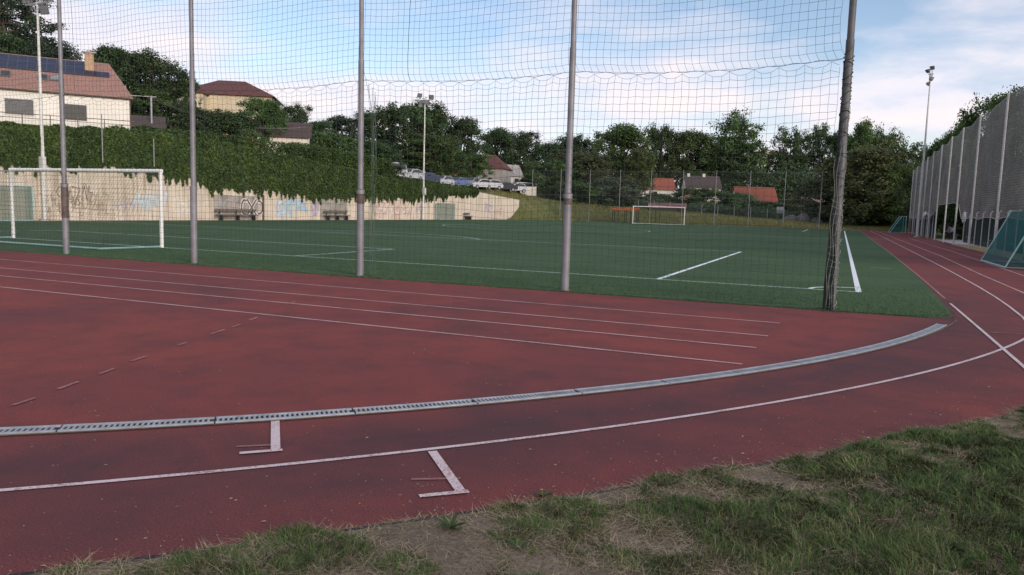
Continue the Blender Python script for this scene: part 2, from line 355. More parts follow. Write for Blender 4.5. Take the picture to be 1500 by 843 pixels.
# ------------------------------------------------------------------ terrain
def interp(x, xs, ys): return np.interp(x, xs, ys)
def ztop(y): return interp(y, [0, 12, 25, 30, 40, 50, 55, 65, 76, 91, 110, 160, 260], [6.0, 6.0, 6.4, 6.2, 5.6, 4.9, 4.45, 4.3, 4.0, 3.2, 3.2, 4., 5.])
def toe(x): return interp(x, [-22.8, -19, -14, 0, 30, 60, 120], [86, 93, 98, 101.5, 106.5, 110, 115])
def terrain(x, y):
    x = np.asarray(x, float); y = np.asarray(y, float)
    hill = 1.15*np.clip((y-72)/14, 0, 1)*np.clip((-23.6-x)/2.4, 0, 1)+ztop(y)+.45*np.clip((y-51)/4, 0, 1)*np.clip((76-y)/8, 0, 1)*np.clip((-23.6-x)/2.4, 0, 1)+.17*np.clip(-30-x, 0, 70)*np.clip((140-y)/60, .15, 1)
    s = (y-toe(x))*.8
    zt = interp(x, [-23, -14, 0, 18, 30, 60], [3.3, 2.4, 1.6, .7, .35, .5])
    t = np.clip(s/6.5, 0, 1); bank = zt*t*t*(3-2*t)+.018*np.clip(s-7, 0, 200)
    und = .12*np.sin(x*.31+y*.17)*np.sin(y*.23-x*.11)*np.clip(s/8, 0, 1)
    z = np.where(x < -22.75, hill, bank+und)
    return np.where((x > -22.75) & (s <= 0), 0., z)
def tz(x, y): return float(terrain(x, y))
xs = np.concatenate([np.linspace(-900, -140, 16), np.linspace(-130, -50, 33), np.arange(-48, -23.5, 1.), [-22.95, -22.7], np.arange(-22, 40, .75), np.linspace(41, 130, 30), np.linspace(150, 900, 14)])
ys = np.concatenate([np.linspace(-500, -40, 12), np.arange(-36, 80, 2.), np.arange(80, 116, .75), np.arange(117, 200, 3.), np.linspace(210, 1500, 24)])
X, Y = np.meshgrid(xs, ys, indexing='ij'); Z = terrain(X, Y)-.04
ii, jj = np.meshgrid(np.arange(len(xs)-1), np.arange(len(ys)-1), indexing='ij'); k = len(ys)
F = np.stack([ii*k+jj, (ii+1)*k+jj, (ii+1)*k+jj+1, ii*k+jj+1], -1).reshape(-1, 4)
me = np_mesh('ground', np.stack([X, Y, Z], -1).reshape(-1, 3), F); me.polygons.foreach_set('use_smooth', [True]*len(F))
tag(link('ground', me, M['ground']), kind='structure')

# ------------------------------------------------------------------ track, turf, verge
C0 = np.array([8., -2.])
def arc(co, a0, a1, n=120, dr=0):
    th = np.linspace(a0, a1, n)*PI/180
    # beyond the surveyed part the curve keeps its end radius
    lo, hi = co[3]*PI/180, co[4]*PI/180
    r = np.polyval(co[:3], np.clip(th, lo, hi))+dr
    return [(C0[0]+r_*math.cos(t), C0[1]+r_*math.sin(t)) for t, r_ in zip(th, r)]
DR = (0.9659, 2.2411, 18.2451, -51, -6); L1 = (2.5157, 3.8166, 19.6363, -50, -9); VE = (4.9958, 7.4273, 22.0177, -49, -22)
def sheet(name, poly, z, mat, kind='structure', sub=0):
    bm = bmesh.new(); vs = [bm.verts.new((p[0], p[1], z)) for p in poly]; f = bm.faces.new(vs)
    bmesh.ops.triangulate(bm, faces=[f]); bmesh.ops.recalc_face_normals(bm, faces=bm.faces[:])
    me = bpy.data.meshes.new(name); bm.to_mesh(me); bm.free()
    for pz in me.polygons:
        if pz.normal.z < 0: pz.flip()
    return tag(link(name, me, mat), kind=kind)
verge = arc(VE, -95, -19, 150)
track = [(-45, -3.8), (-45, -21)]+[(x, y) for x, y in verge]+[(31.6, 2), (31.35, 22), (31.35, 38), (31.6, 50), (32.0, 66), (32.6, 86), (33, 106), (12, 106), (12, 100.5), (25.6, 100.5), (25.6, 99), (25.5, 8), (25.3, -3.2), (24.8, -3.6)]
sheet('track', track, 0.0, M['track'])
turf = [(-21.6, -4.25), (2.1, -4.2), (14, -4.27), (24, -4.05), (25.55, -3.97), (25.86, -3.85), (26.0, -3.4), (26.05, -2.6), (26.16, 1), (26.28, 8), (26.5, 30), (26.5, 100.9), (-15, 100.9), (-21.6, 86)]
sheet('pitch_turf', turf, 0.005, M['turf'])
sheet('dirt_strip', [(-22.5, -10), (-21.75, -10), (-21.75, 84), (-22.5, 84)], .006, M['dirt'])
sheet('dirt_strip_behind_goal', [(-14, 101.05), (26.4, 101.3), (30, 103), (-14, 102.2)], .014, M['sand'])
sheet('concrete_pad', [(31.62, 44), (31.8, 58), (36, 60), (36, 43)], .01, M['concrete'])
sheet('sandy_strip', [(31.36, 20), (31.38, 43.8), (33, 43.8), (33, 20)], .008, M['sand'])
# soil strip under the verge grass
outer = [(x+(x-C0[0])*.9, y+(y-C0[1])*.9) for x, y in verge]
sheet('verge_soil', verge+outer[::-1], .003, M['soil'])

# lane lines
def lane(name, pts, w, mat, z=.006):
    b = MB(); b.strip(pts, w, z); return tag(b.build(name, M[mat]), kind='structure')
def seg(a, b, n=20): return [(a[0]+(b[0]-a[0])*i/n, a[1]+(b[1]-a[1])*i/n) for i in range(n+1)]
lane('lane_line', arc(L1, -95, -8, 160)+[(27.12, -2.9), (27.24, -1), (27.33, 1), (27.40, 3.5), (27.46, 7), (27.53, 12), (27.61, 24), (27.82, 65), (27.9, 100)], .044, 'line_white')
lane('lane_line', [(26.12, -9.2), (26.14, -8.2), (26.18, -5), (26.22, -1.2)], .045, 'line_white', .0072)
lane('lane_line', [(26.24, -.2), (26.32, 6), (26.42, 20), (26.6, 99)], .05, 'line_faded')
lane('lane_line', [(28.1, -4), (28.15, 2.5), (28.22, 9), (28.5, 22), (28.8, 100)], .05, 'line_track')
lane('lane_line', [(29.3, 0), (29.45, 9.7), (29.75, 28), (29.9, 60)], .05, 'line_track')
lane('lane_line', [(30.4, 8), (30.6, 60)], .05, 'line_faded')
lane('lane_line', [(26.23, -5.35), (27.4, -5.0)], .03, 'line_faded', .009)
for y_, x1 in ((-6.16, 23.4), (-7.56, 23.35), (-8.60, 23.3), (-9.76, 23.27)):
    lane('running_line', seg((-40, y_), (x1, y_-.03), 40), .055, 'line_track')
for a, b_ in (((18.46, -14.52), (18.39, -14.29)), ((18.28, -14.02), (18.18, -13.77)), ((18.07, -13.48), (17.99, -13.26)), ((17.84, -12.95), (17.76, -12.71)), ((17.55, -12.1), (17.5, -11.95)), ((17.3, -11.38), (17.21, -11.08)), ((17.14, -10.87), (17.06, -10.65)), ((16.9, -10.3), (16.8, -10.05)), ((16.2, -8.65), (16.1, -8.4))):
    lane('lane_dash', [a, b_], .04, 'line_faded', .0072)
for a, b_, c_ in (((20.43, -13.88), (20.90, -14.42), (20.74, -14.57)), ((21.79, -13.95), (22.29, -14.50), (22.11, -14.66))):
    lane('start_mark', [a, b_], .06, 'line_white', .008); lane('start_mark', [(b_[0]+.03, b_[1]+.03), c_], .045, 'line_white', .0095)
M['ghost'] = paint('ghost_lane_paint', (.24, .11, .105), .72, (.19, .06, .058), 40)
lane('faded_start_mark', [(22.18, -14.30), (21.93, -14.45)], .03, 'ghost', .005)
lane('faded_start_mark', [(20.80, -14.33), (20.62, -14.47)], .03, 'ghost', .005)
lane('track_edge_shade', arc(VE, -75, -19, 160, -.005), .03, 'gap_shade', .0045)  # dark ribbon paints the shadow gap between track and verge
# dark crack where the lane edge meets the drain
lane('surface_crack', [(26.02, -1.4), (26.08, -2.6), (26.07, -3.2), (25.98, -3.75), (25.86, -4.1)], .018, 'line_faded', .0045).data.materials[0] = M['crack']
# pitch markings
Wp, Lp = 24.6, 90.
def pl(pts, mat='line_turf', z=.010, w=.12): return lane('pitch_line', pts, w, mat, z)
def circ(cx, cy, r, a0, a1, n=48): return [(cx+r*math.cos(math.radians(a0+(a1-a0)*i/n)), cy+r*math.sin(math.radians(a0+(a1-a0)*i/n))) for i in range(n+1)]
pl(seg((-Wp, 0), (Wp+.06, 0)), 'line_turf'); pl(seg((Wp, -.06), (Wp, Lp)), 'line_bright', .0115)
pl(seg((-Wp+3.4, 0), (-Wp+3.4, Lp)), z=.0115); pl(seg((-Wp+3.4, Lp), (Wp, Lp)))
for s in (1, -1):
    y0 = 0 if s > 0 else Lp
    pl([(20.16, y0), (20.16, y0+s*16.5)], 'line_bright', .0115); pl([(-20.16, y0), (-20.16, y0+s*16.5)], z=.0115); pl(seg((-20.16, y0+s*16.5), (20.16, y0+s*16.5)))
    for q in (-9.16, 9.16): pl([(q, y0), (q, y0+s*5.5)], z=.0115)
    pl(seg((-9.16, y0+s*5.5), (9.16, y0+s*5.5)))
    a = math.degrees(math.acos(5.5/9.15)); pl(circ(0, y0+s*11, 9.15, (90 if s > 0 else 270)-a, (90 if s > 0 else 270)+a), z=.0115)
    pl(circ(Wp, y0, 1.0, 90 if s > 0 else 180, 180 if s > 0 else 270), 'line_bright', .0125, .1)
pl(seg((-Wp+3.4, Lp/2), (Wp, Lp/2))); pl(circ(0, Lp/2, 9.15, 0, 360, 72), z=.0115)
pl([(25.15, 9.6), (25.75, 9.6)], w=.06)

# drain channel: strip painted as the trough's shade, under zinc grates in 1 m lengths
def drain_pts(a0, a1, n): return [np.array(p_) for p_ in arc(DR, a0, a1, n)]
dense = drain_pts(-72, -5.9, 4000); cum = np.concatenate([[0], np.cumsum([np.linalg.norm(dense[i+1]-dense[i]) for i in range(len(dense)-1)])])
def dpt(s):
    x = np.interp(s, cum, [q[0] for q in dense]); y = np.interp(s, cum, [q[1] for q in dense])
    x2 = np.interp(s+.01, cum, [q[0] for q in dense]); y2 = np.interp(s+.01, cum, [q[1] for q in dense])
    if s+.01 > cum[-1]: x2, y2 = 2*x-np.interp(s-.01, cum, [q[0] for q in dense]), 2*y-np.interp(s-.01, cum, [q[1] for q in dense])
    t = np.array([x2-x, y2-y]); t /= np.linalg.norm(t); return np.array([x, y]), t
S = 0.; L_ = 1.0
while S+L_ <= cum[-1]:
    b = MB(); W_ = .15; pitch = .036
    for side in (-1, 1):
        pts = []
        for q in np.linspace(S+.006, S+L_-.006, 7):
            p0, t = dpt(q); nn = np.array([-t[1], t[0]]); pts.append(tuple(p0+side*nn*(W_/2-.014))+(.008,))
        for i in range(6): b.bar(pts[i], pts[i+1], .028, .012)
    q = S+.02
    while q < S+L_-.015:
        p0, t = dpt(q); nn = np.array([-t[1], t[0]]); a_ = p0-nn*(W_/2-.02); c_ = p0+nn*(W_/2-.02)
        b.bar((a_[0], a_[1], .0085), (c_[0], c_[1], .0085), .017, .009); q += pitch
    tag(b.build('drain_grate', M['grate']), 'grey slotted metal drain grate set in the curved gutter of the red track', 'drain grate', 'drain grates along the curved gutter')
    S += L_
lane('drain_trough_shade', arc(DR, -85, -72, 30, -.012)[:-1]+[tuple(dpt(q_)[0]+dpt(q_)[0]*0) for q_ in np.linspace(0, S, 160)], .185, 'line_faded', .0035).data.materials[0] = M['gap_shade']  # flat ribbon, the channel's inner shade put into its colour
lane('gutter_lip', [tuple(np.array(p_)+0) for p_ in arc(DR, -85, -6.4, 200, .105)], .028, 'line_faded', .0085).data.materials[0] = M['soil']

# ------------------------------------------------------------------ verge grass (one uncountable mass)
def value_noise(x, y, sc, seed):
    rs = np.random.RandomState(seed); g = rs.rand(64, 64)
    u = (x/sc) % 64; v = (y/sc) % 64; i = u.astype(int); j = v.astype(int); fu = u-i; fv = v-j
    fu = fu*fu*(3-2*fu); fv = fv*fv*(3-2*fv); i2 = (i+1) % 64; j2 = (j+1) % 64
    return (g[i, j]*(1-fu)+g[i2, j]*fu)*(1-fv)+(g[i, j2]*(1-fu)+g[i2, j2]*fu)*fv
rs = np.random.RandomState(3)
def verge_r(th): return np.polyval(VE[:3], np.clip(th, VE[3]*PI/180, VE[4]*PI/180))
def blades(n, hmin, hmax, w0, thr, seed, lean=.5, amin=-60, amax=-15, depth=5.5, flat=False):
    rs = np.random.RandomState(seed)
    th = rs.uniform(amin, amax, n)*PI/180; off = rs.rand(n)**1.25*depth-.02
    edge = .05*np.sin(th*60)+.04*np.sin(th*173+1); r = verge_r(th)+off+np.maximum(edge, -.02)
    x = C0[0]+r*np.cos(th); y = C0[1]+r*np.sin(th)
    d = .36*value_noise(x, y, .75, 1)+.40*value_noise(x, y, .24, 2)+.24*value_noise(x, y, .09, 4)
    bare = np.exp(-(((x-22.55)/.55)**2+((y+15.35)/.5)**2))*.22
    dens = d-bare+.10*np.clip(off-.25, -.25, .8)+.13*np.clip((th*180/PI+41)/10, -1.3, .9)+.10*np.exp(-((th*180/PI+26)/4)**2)
    kx = np.hypot(x-CAM[0], y-CAM[1])
    m = (dens > thr+.12*rs.rand(n)) & (kx < 12)
    x, y, dens, kx = x[m], y[m], dens[m], kx[m]; n = len(x)
    h = rs.uniform(hmin, hmax, n)*np.clip((dens-thr)*3.2+.4, .35, 1.6)
    w = w0*rs.uniform(.7, 1.3, n)*np.clip(kx/3, .8, 1.8)
    a = (value_noise(x, y, .22, seed+60)*2.2+value_noise(x, y, .7, seed+61)*1.5)*2*PI+rs.normal(0, .75, n); l = rs.uniform(.25, 1.25, n)*lean*h
    if flat: a = rs.uniform(0, 2*PI, n); l = h*1.; h = h*.12
    dx, dy = np.cos(a), np.sin(a); b = a+PI/2+rs.normal(0, .5, n); wx, wy = np.cos(b)*w/2, np.sin(b)*w/2
    z0 = np.full(n, .0) if not flat else rs.uniform(0, .018, n)*(dens > .38)
    P0 = np.stack([x-wx, y-wy, z0], 1); P1 = np.stack([x+wx, y+wy, z0], 1)
    mx, my = x+dx*l*.35, y+dy*l*.35
    P2 = np.stack([mx+wx*.8, my+wy*.8, z0+h*.62], 1); P3 = np.stack([mx-wx*.8, my-wy*.8, z0+h*.62], 1)
    P4 = np.stack([x+dx*l, y+dy*l, z0+h*(1-.15*lean)], 1)
    V = np.stack([P0, P1, P2, P3, P4], 1).reshape(-1, 3); i = np.arange(n)*5
    T = np.concatenate([np.stack([i, i+1, i+2], 1), np.stack([i, i+2, i+3], 1), np.stack([i+3, i+2, i+4], 1)])
    return V, T
def blade_mat(name, stops):
    m, nt, p, o = mat_new(name); g = N(nt, 'ShaderNodeNewGeometry'); n = noise(nt, 1.6, 4, .6, world_coords(nt))
    a = N(nt, 'ShaderNodeMath', operation='MULTIPLY_ADD'); nt.links.new(n, a.inputs[0]); a.inputs[1].default_value = .7
    b = N(nt, 'ShaderNodeMath', operation='MULTIPLY_ADD'); nt.links.new(g.outputs['Random Per Island'], b.inputs[0]); b.inputs[1].default_value = .75; b.inputs[2].default_value = -.22
    nt.links.new(b.outputs[0], a.inputs[2])
    nt.links.new(ramp(nt, a.outputs[0], stops), p.inputs['Base Color']); p.inputs['Roughness'].default_value = .7; p.inputs['Specular IOR Level'].default_value = .12
    return m
M['blade'] = blade_mat('green_grass_blades', [(.05, (.018, .038, .010)), (.45, (.050, .090, .026)), (.76, (.098, .135, .048)), (.97, (.27, .23, .13))])
M['straw'] = blade_mat('dry_straw', [(.1, (.14, .108, .062)), (.5, (.29, .235, .145)), (.9, (.44, .37, .25))])
V, T = blades(560000, .03, .062, .0030, .37, 5, 1.15)
tag(link('verge_grass', np_mesh('verge_grass', V, T), M['blade']), 'patchy green grass growing beside the track edge', 'grass', kind='stuff')
V, T = blades(260000, .04, .12, .0022, .15, 9, 1., flat=True)
tag(link('dry_grass', np_mesh('dry_grass', V, T), M['straw']), 'dry straw lying on the bare soil by the track', 'dry grass', kind='stuff')

rs = np.random.RandomState(61); n = 1500
th = rs.uniform(-56, -15, n)*PI/180; r = verge_r(th)-np.abs(rs.normal(0, 1., n))**1.6*.55*np.where(rs.rand(n) < .55, .5, 2.2)-.01
x = C0[0]+r*np.cos(th); y = C0[1]+r*np.sin(th); a = rs.uniform(0, 6.28, n); l = rs.uniform(.003, .0085, n)*np.where(rs.rand(n) < .12, 2.2, 1); w_ = l*rs.uniform(.25, .7, n); c_, s_ = np.cos(a), np.sin(a); z = rs.uniform(.0015, .004, n)
V = np.stack([np.stack([x+c_*l, y+s_*l, z], 1), np.stack([x-s_*w_, y+c_*w_, z+.002], 1), np.stack([x-c_*l*.8, y-s_*l*.8, z], 1), np.stack([x+s_*w_, y-c_*w_, z+.004], 1)], 1).reshape(-1, 3)
tag(link('leaf_litter', np_mesh('leaf_litter', V, np.arange(n*4).reshape(-1, 4)), M['straw']), 'dry leaf bits and straw scattered on the red track', 'litter', kind='stuff')

rs = np.random.RandomState(62); n1_, n2_ = 26000, 90000
x = np.concatenate([rs.uniform(-6, 25.4, n1_), rs.uniform(4, 26.0, n2_)])
ye = np.interp(x, [-21, 2.1, 14, 24, 25.55, 26], [-4.25, -4.2, -4.27, -4.05, -3.97, -3.5])
y = np.concatenate([ye[:n1_]+np.abs(rs.normal(0, .03, n1_))-.025, ye[n1_:]+rs.rand(n2_)**1.6*5.5]); n = len(x)
h = rs.uniform(.012, .034, n); w_ = .007; a = rs.uniform(0, 6.28, n); c_, s_ = np.cos(a)*w_, np.sin(a)*w_; lx, ly = rs.normal(0, .012, n), rs.normal(0, .012, n)
V = np.stack([np.stack([x-c_, y-s_, 0*x], 1), np.stack([x+c_, y+s_, 0*x], 1), np.stack([x+lx, y+ly, h], 1)], 1).reshape(-1, 3)
M['turf_blade'] = blade_mat('turf_pile', [(.1, (.03, .07, .034)), (.5, (.065, .125, .06)), (.9, (.11, .165, .085))])
tag(link('turf_pile', np_mesh('turf_pile', V, np.arange(n*3).reshape(-1, 3)), M['turf_blade']), 'short green pile of the artificial pitch near its edge', 'turf', kind='stuff')

def weed(x, y, R0, label, seed):
    r_ = random.Random(seed); g = MB()
    for q in range(14):
        a = q*2.4+r_.random()*.5; L = R0*r_.uniform(.6, 1.1); lift = r_.uniform(.35, 1.1); w = L*r_.uniform(.10, .17); c_, s_ = math.cos(a), math.sin(a); P = []
        for t, ww in ((0, .3), (.35, .9), (.7, 1.), (1., .08)):
            px_, pz_ = L*t, .006+L*lift*t*(1-.45*t)
            P += [(x*0+px_*c_-s_*w*ww, px_*s_+c_*w*ww, pz_), (px_*c_+s_*w*ww, px_*s_-c_*w*ww, pz_)]
        g.add(P, [(0, 1, 3, 2), (2, 3, 5, 4), (4, 5, 7, 6)])
    o = g.build('weed', M['weed'], None, True); o.location = (x, y, 0); tag(o, label, 'plant', 'weeds in the verge')
M['weed'] = leaf_mat('weed_leaves', (.030, .055, .016), (.050, .085, .024), (.085, .12, .04))
weed(22.46, -14.95, .085, 'small leafy weed on bare soil near the painted start mark', 1); weed(22.85, -15.0, .06, 'tiny weed rosette on bare soil beside the bigger grass', 2)
weed(22.72, -14.35, .075, 'leafy weed growing right at the track edge', 3); weed(23.9, -13.6, .07, 'weed rosette among the grass further along the verge', 4)

# ------------------------------------------------------------------ near ball-stop fence: poles, two nets, rope
PY = -3.95; PX = [-0.35, 4.55, 9.27, 14.26, 19.16, 24.08]
fence = empty('ball_stop_fence', (14.26, PY, 0), 0, 'tall dark-corded ball-stop net on grey poles along the near edge of the pitch', 'net fence')
fo = Vector((-14.26, -PY, 0))
def fadd(name, mb, mat, smooth=True):
    mb.v = [tuple(Vector(v)+fo) for v in mb.v]; return mb.build(name, mat, fence, smooth)
for i, x in enumerate(PX):
    b = MB(); lean = (.0, .03, .02, -.03, -.02, .0)[i]
    if i < 5:
        b.tube([(x, PY, 0), (x+lean*.2, PY, 1.9)], .083, 14).tube([(x+lean*.2, PY, 1.88), (x+lean*.5, PY, 4.75)], .064, 14).tube([(x+lean*.5, PY, 4.7), (x+lean, PY, 8.05)], .052, 14)
        b.tube([(x+lean*.2, PY, 1.84), (x+lean*.2, PY, 1.93)], .09, 14)
    else:
        b.tube([(x, PY, 0), (x, PY, 4.6)], .068, 14).tube([(x, PY, 4.55), (x, PY, 8.05)], .058, 14)
    po = fadd('pole', b, M['pole'] if i < 5 else M['pole_end'])
    if i in (1, 3, 4):
        b = MB(); z0 = {1: 1.0, 3: 1.62, 4: 1.72}[i]; b.tube([(x, PY, z0), (x+lean*.2, PY, 1.95)], .0865 if i > 1 else .088, 14)
        b.v = [tuple(Vector(v)+fo) for v in b.v]; b.build('rusty_sleeve', M['pole_rust'], po, True)
CELL = .14
def rope_z(x):
    z = 4.30+.02*np.sin(x*.5+.6)
    for a, c in zip(PX[:-1], PX[1:]):
        u = (x-a)/(c-a); s = np.where((u >= 0) & (u <= 1), -.10*4*u*(1-u), 0); z = z+s
    return z
def drift(x, z): return .025*np.sin(x*1.1+z*.6)+.025*np.sin(z*1.1+x*.35)+.008*np.sin(x*4.1-z*2.3)
def bulge(x, z): return .04*np.sin(x*.8+z*.7)+.015*np.sin(x*2.3-z*1.1)
xv = np.arange(PX[0]-.2, PX[5]-.06, CELL); nv = len(xv)
rj = np.random.RandomState(11)
# lower net
nz = 31; lines = []; G = np.zeros((nv, nz, 3))
top = rope_z(xv); ph = (np.arange(nv) % 3); scal = np.where(ph == 0, 0., .075)
for j in range(nz):
    f = j/(nz-1); z = .03+(top-.02-.03)*(f**1.0)
    z = z-scal*np.exp(-((1-f)*nz)/1.3)-.03*np.sin(xv*2.1+j*.2)*np.sin(PI*f)+.018*(rj.rand(nv)-.5)
    pull = np.where(ph == 1, -.012, np.where(ph == 2, .012, 0))*np.exp(-((1-f)*nz)/1.2)
    x = xv+drift(xv, z)*np.sin(PI*np.clip(f, 0, 1))**.5+pull+.014*(rj.rand(nv)-.5)
    edge = np.exp(-(PX[5]-.06-xv)/.3); z = z-.05*edge*np.sin(f*40)
    G[:, j] = np.stack([x, PY+bulge(x, z)*math.sin(PI*f)+.0*x, z], 1)
    # slack columns gathered beside the middle pole
    g = np.exp(-((xv-14.58)/.16)**2)*np.clip((f-0)*8, 0, 1)*np.clip((1-f)*5, 0, 1); G[:, j, 0] += g*(14.58-G[:, j, 0])*.85
for i in range(nv): lines.append(G[i])
for j in range(nz-1): lines.append(G[:, j])
gi_ = np.linspace(0, nv-1.001, nv*5); gb = np.floor(gi_).astype(int); gx_ = np.interp(gi_, np.arange(nv), G[:, -1, 0]); gu = (gi_ % 3)/3       # garland between the ties
lines.append(np.stack([gx_, np.interp(gi_, np.arange(nv), G[:, -1, 1]), np.interp(gx_, xv, top)-.02-.084*4*gu*(1-gu)], 1))
off = np.array([-14.26, -PY, 0])
link('lower_netting', tubes_mesh('lower_netting', [l+off for l in lines], .0030), M['net'], fence)
# upper net, its foot bunched on the rope
nz = 28; lines = []; G = np.zeros((nv, nz, 3)); seam = np.argmin(abs(xv-15.35))
for j in range(nz):
    f = j/(nz-1); z = top+.012+(8.0-top)*f+.02*np.sin(xv*1.3+j*.3)*math.sin(PI*f)+.016*(rj.rand(nv)-.5)*(j > 0)-.025*np.sin(xv*.63*2+1)*math.sin(PI*f)
    x = xv+drift(xv+2, z)*min(1, f*4)+.07*(math.exp(-f*nz/1.0) if j else 0)*1.+.012*(rj.rand(nv)-.5)+.16*np.exp(-((xv-15.4)/1.2)**2)*(f**.7)
    if j == 0: x = xv+.09
    edge = np.exp(-(PX[5]-.06-xv)/.18); x = x-.1*edge*abs(math.sin(f*9))
    G[:, j] = np.stack([x, PY+bulge(x, z)*math.sin(PI*f), z], 1)
for i in range(nv): lines.append(G[i])
for j in range(nz): lines.append(G[:, j])
link('upper_netting', tubes_mesh('upper_netting', [l+off for l in lines], .0030), M['net'], fence)
for sm in (seam, np.argmin(abs(xv-5.1))): link('net_seam', tubes_mesh('net_seam', [G[sm]+off+np.array([.01, -.01, 0])], .006), M['net'], fence)
xr = np.linspace(PX[0]-.2, PX[5], 400)
link('rope', tubes_mesh('rope', [np.stack([xr-14.26, .01*np.sin(xr*5), rope_z(xr)+.012*np.sin(xr*PI*2/.42)+.008*np.sin(xr*3.3)], 1)], .0048), M['net'], fence)
xr2 = np.linspace(PX[0]-.2, PX[5], 300); link('ground_rope', tubes_mesh('ground_rope', [np.stack([xr2-14.26, 0*xr2, .025+.01*np.sin(xr2*3)], 1)], .006), M['net_light'], fence)
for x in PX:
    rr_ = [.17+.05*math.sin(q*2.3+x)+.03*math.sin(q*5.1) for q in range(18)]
    sheet('dirt_shade_ring', [(x+rr_[q]*1.3*math.cos(q*PI/9), PY+rr_[q]*.9*math.sin(q*PI/9)) for q in range(18)], .0075, M['dirt'])  # dirt round each pole foot, its dark tone doubling as painted contact shade
# green slack cords hanging beside the middle pole
ls = []
for q in range(7):
    zz = np.linspace(.05, 4.35-.1*q, 40); ls.append(np.stack([.30+.05*np.sin(zz*2.5+q*1.3)+.012*q+np.clip(zz-3.6, 0, 1)*(.18*(q-3)/3), -.03+.02*np.cos(zz*3+q), zz], 1))
link('slack_cords', tubes_mesh('slack_cords', ls, .0045), M['net_light'], fence)
# end pole: net bundle lashed round it
ls = []; rb = np.random.RandomState(5)
for q in range(26):
    zz = np.linspace(.02, rb.uniform(3.2, 4.35) if q < 12 else rb.uniform(1.9, 2.5), 90); a = rb.uniform(PI*.6, PI*1.6); r_ = rb.uniform(.065, .092)
    wv = np.clip(1.5-zz*.4, .8, 1.3)
    ls.append(np.stack([PX[5]-14.26+r_*np.cos(a+.5*np.sin(zz*1.9+q))*wv-.012, r_*np.sin(a+.5*np.sin(zz*1.9+q))*.9*wv, zz], 1))
link('net_bundle', tubes_mesh('net_bundle', ls, .012), M['net'], fence)
ls = []
for q in range(13):
    z0 = .05+q*.15; r_ = .098; aa = np.linspace(0, 2*PI*1.05, 22)
    ls.append(np.stack([PX[5]-14.26-.012+r_*np.cos(aa), r_*np.sin(aa), z0+.06*np.sin(aa*1.0+q)+.10*aa/6.28], 1))
for q in range(4):
    zz = np.linspace(.1, 2.6+q*.3, 50); ls.append(np.stack([PX[5]-14.26+.02*np.sin(zz*7+q)-.09+.05*q, -.11+.01*np.sin(zz*9+q), zz], 1))
lw = []
for q in range(24):
    z0 = 1.95+q*.105; aa = np.linspace(0, 2*PI*1.05, 22); r_ = .076+.008*math.sin(q*2.1)
    lw.append(np.stack([PX[5]-14.26-.004+r_*np.cos(aa), r_*np.sin(aa), z0+.05*np.sin(aa+q*1.7)+.08*aa/6.28], 1))
link('net_wrap', tubes_mesh('net_wrap', lw, .009), M['pole_net'], fence)
link('lashing_cord', tubes_mesh('lashing_cord', ls, .0045), M['cord'], fence)

# ------------------------------------------------------------------ goals
def net_panel(a, b, c, d, n, m):             # lines over the bilinear patch a-b-c-d
    a, b, c, d = (np.array(q, float) for q in (a, b, c, d)); L = []
    for i in range(n+1):
        u = i/n; L.append([(a*(1-u)+b*u)*(1-v)+(d*(1-u)+c*u)*v for v in np.linspace(0, 1, 9)])
    for j in range(m+1):
        v = j/m; L.append([(a*(1-u)+b*u)*(1-v)+(d*(1-u)+c*u)*v for u in np.linspace(0, 1, 17)])
    return [np.array(x) for x in L]
def big_goal(x, y, back, label, netr, ncell, bar=.06):
    g = empty('football_goal', (x, y, 0), 0, label, 'goal', 'football goals on the pitch')
    for s in (-1, 1):
        MB().tube([(s*3.72, 0, 0), (s*3.72, 0, 2.505)], bar, 14).build('post', M['goal_white'], g, True)
    MB().tube([(-3.78, 0, 2.50), (3.78, 0, 2.50)], bar, 14).build('crossbar', M['goal_white'], g, True)
    by = back; b = MB()
    b.tube([(-3.72, 0, .04), (-3.55, by, .04), (3.55, by, .04), (3.72, 0, .04)], .03, 8)
    b.build('ground_frame', M['teal_tube'] if abs(back) > 1.5 and y < 10 else M['goal_white'], g, True)
    for s in (-1, 1): MB().tube([(s*3.72, 0, 2.46), (s*3.70, by*.35, 2.42), (s*3.62, by*.40, 2.3)], .018, 8).build('net_stay', M['galv'], g, True)
    A, B = (-3.72, 0, 2.46), (3.72, 0, 2.46); A2, B2 = (-3.68, by*.35, 2.40), (3.68, by*.35, 2.40); A3, B3 = (-3.55, by, .05), (3.55, by, .05)
    L = net_panel(A, B, B2, A2, int(7.4/ncell), max(2, int(abs(by)*.35/ncell)))+net_panel(A2, B2, B3, A3, int(7.4/ncell), int(2.6/ncell))
    for s in (-1, 1): L += net_panel((s*3.72, 0, 2.46), (s*3.68, by*.35, 2.40), (s*3.55, by, .05), (s*3.72, 0, .05), max(3, int(abs(by)*.7/ncell)), int(2.4/ncell))
    link('goal_net', tubes_mesh('goal_net', L, netr), M['goal_net'], g)
    return g
big_goal(0, 0, -2.15, 'white football goal standing nearest, its net behind the ball-stop fence', .0035, .14)
big_goal(.0, Lp, 1.9, 'white football goal across the pitch before the grassy bank', .006, .3, .065)

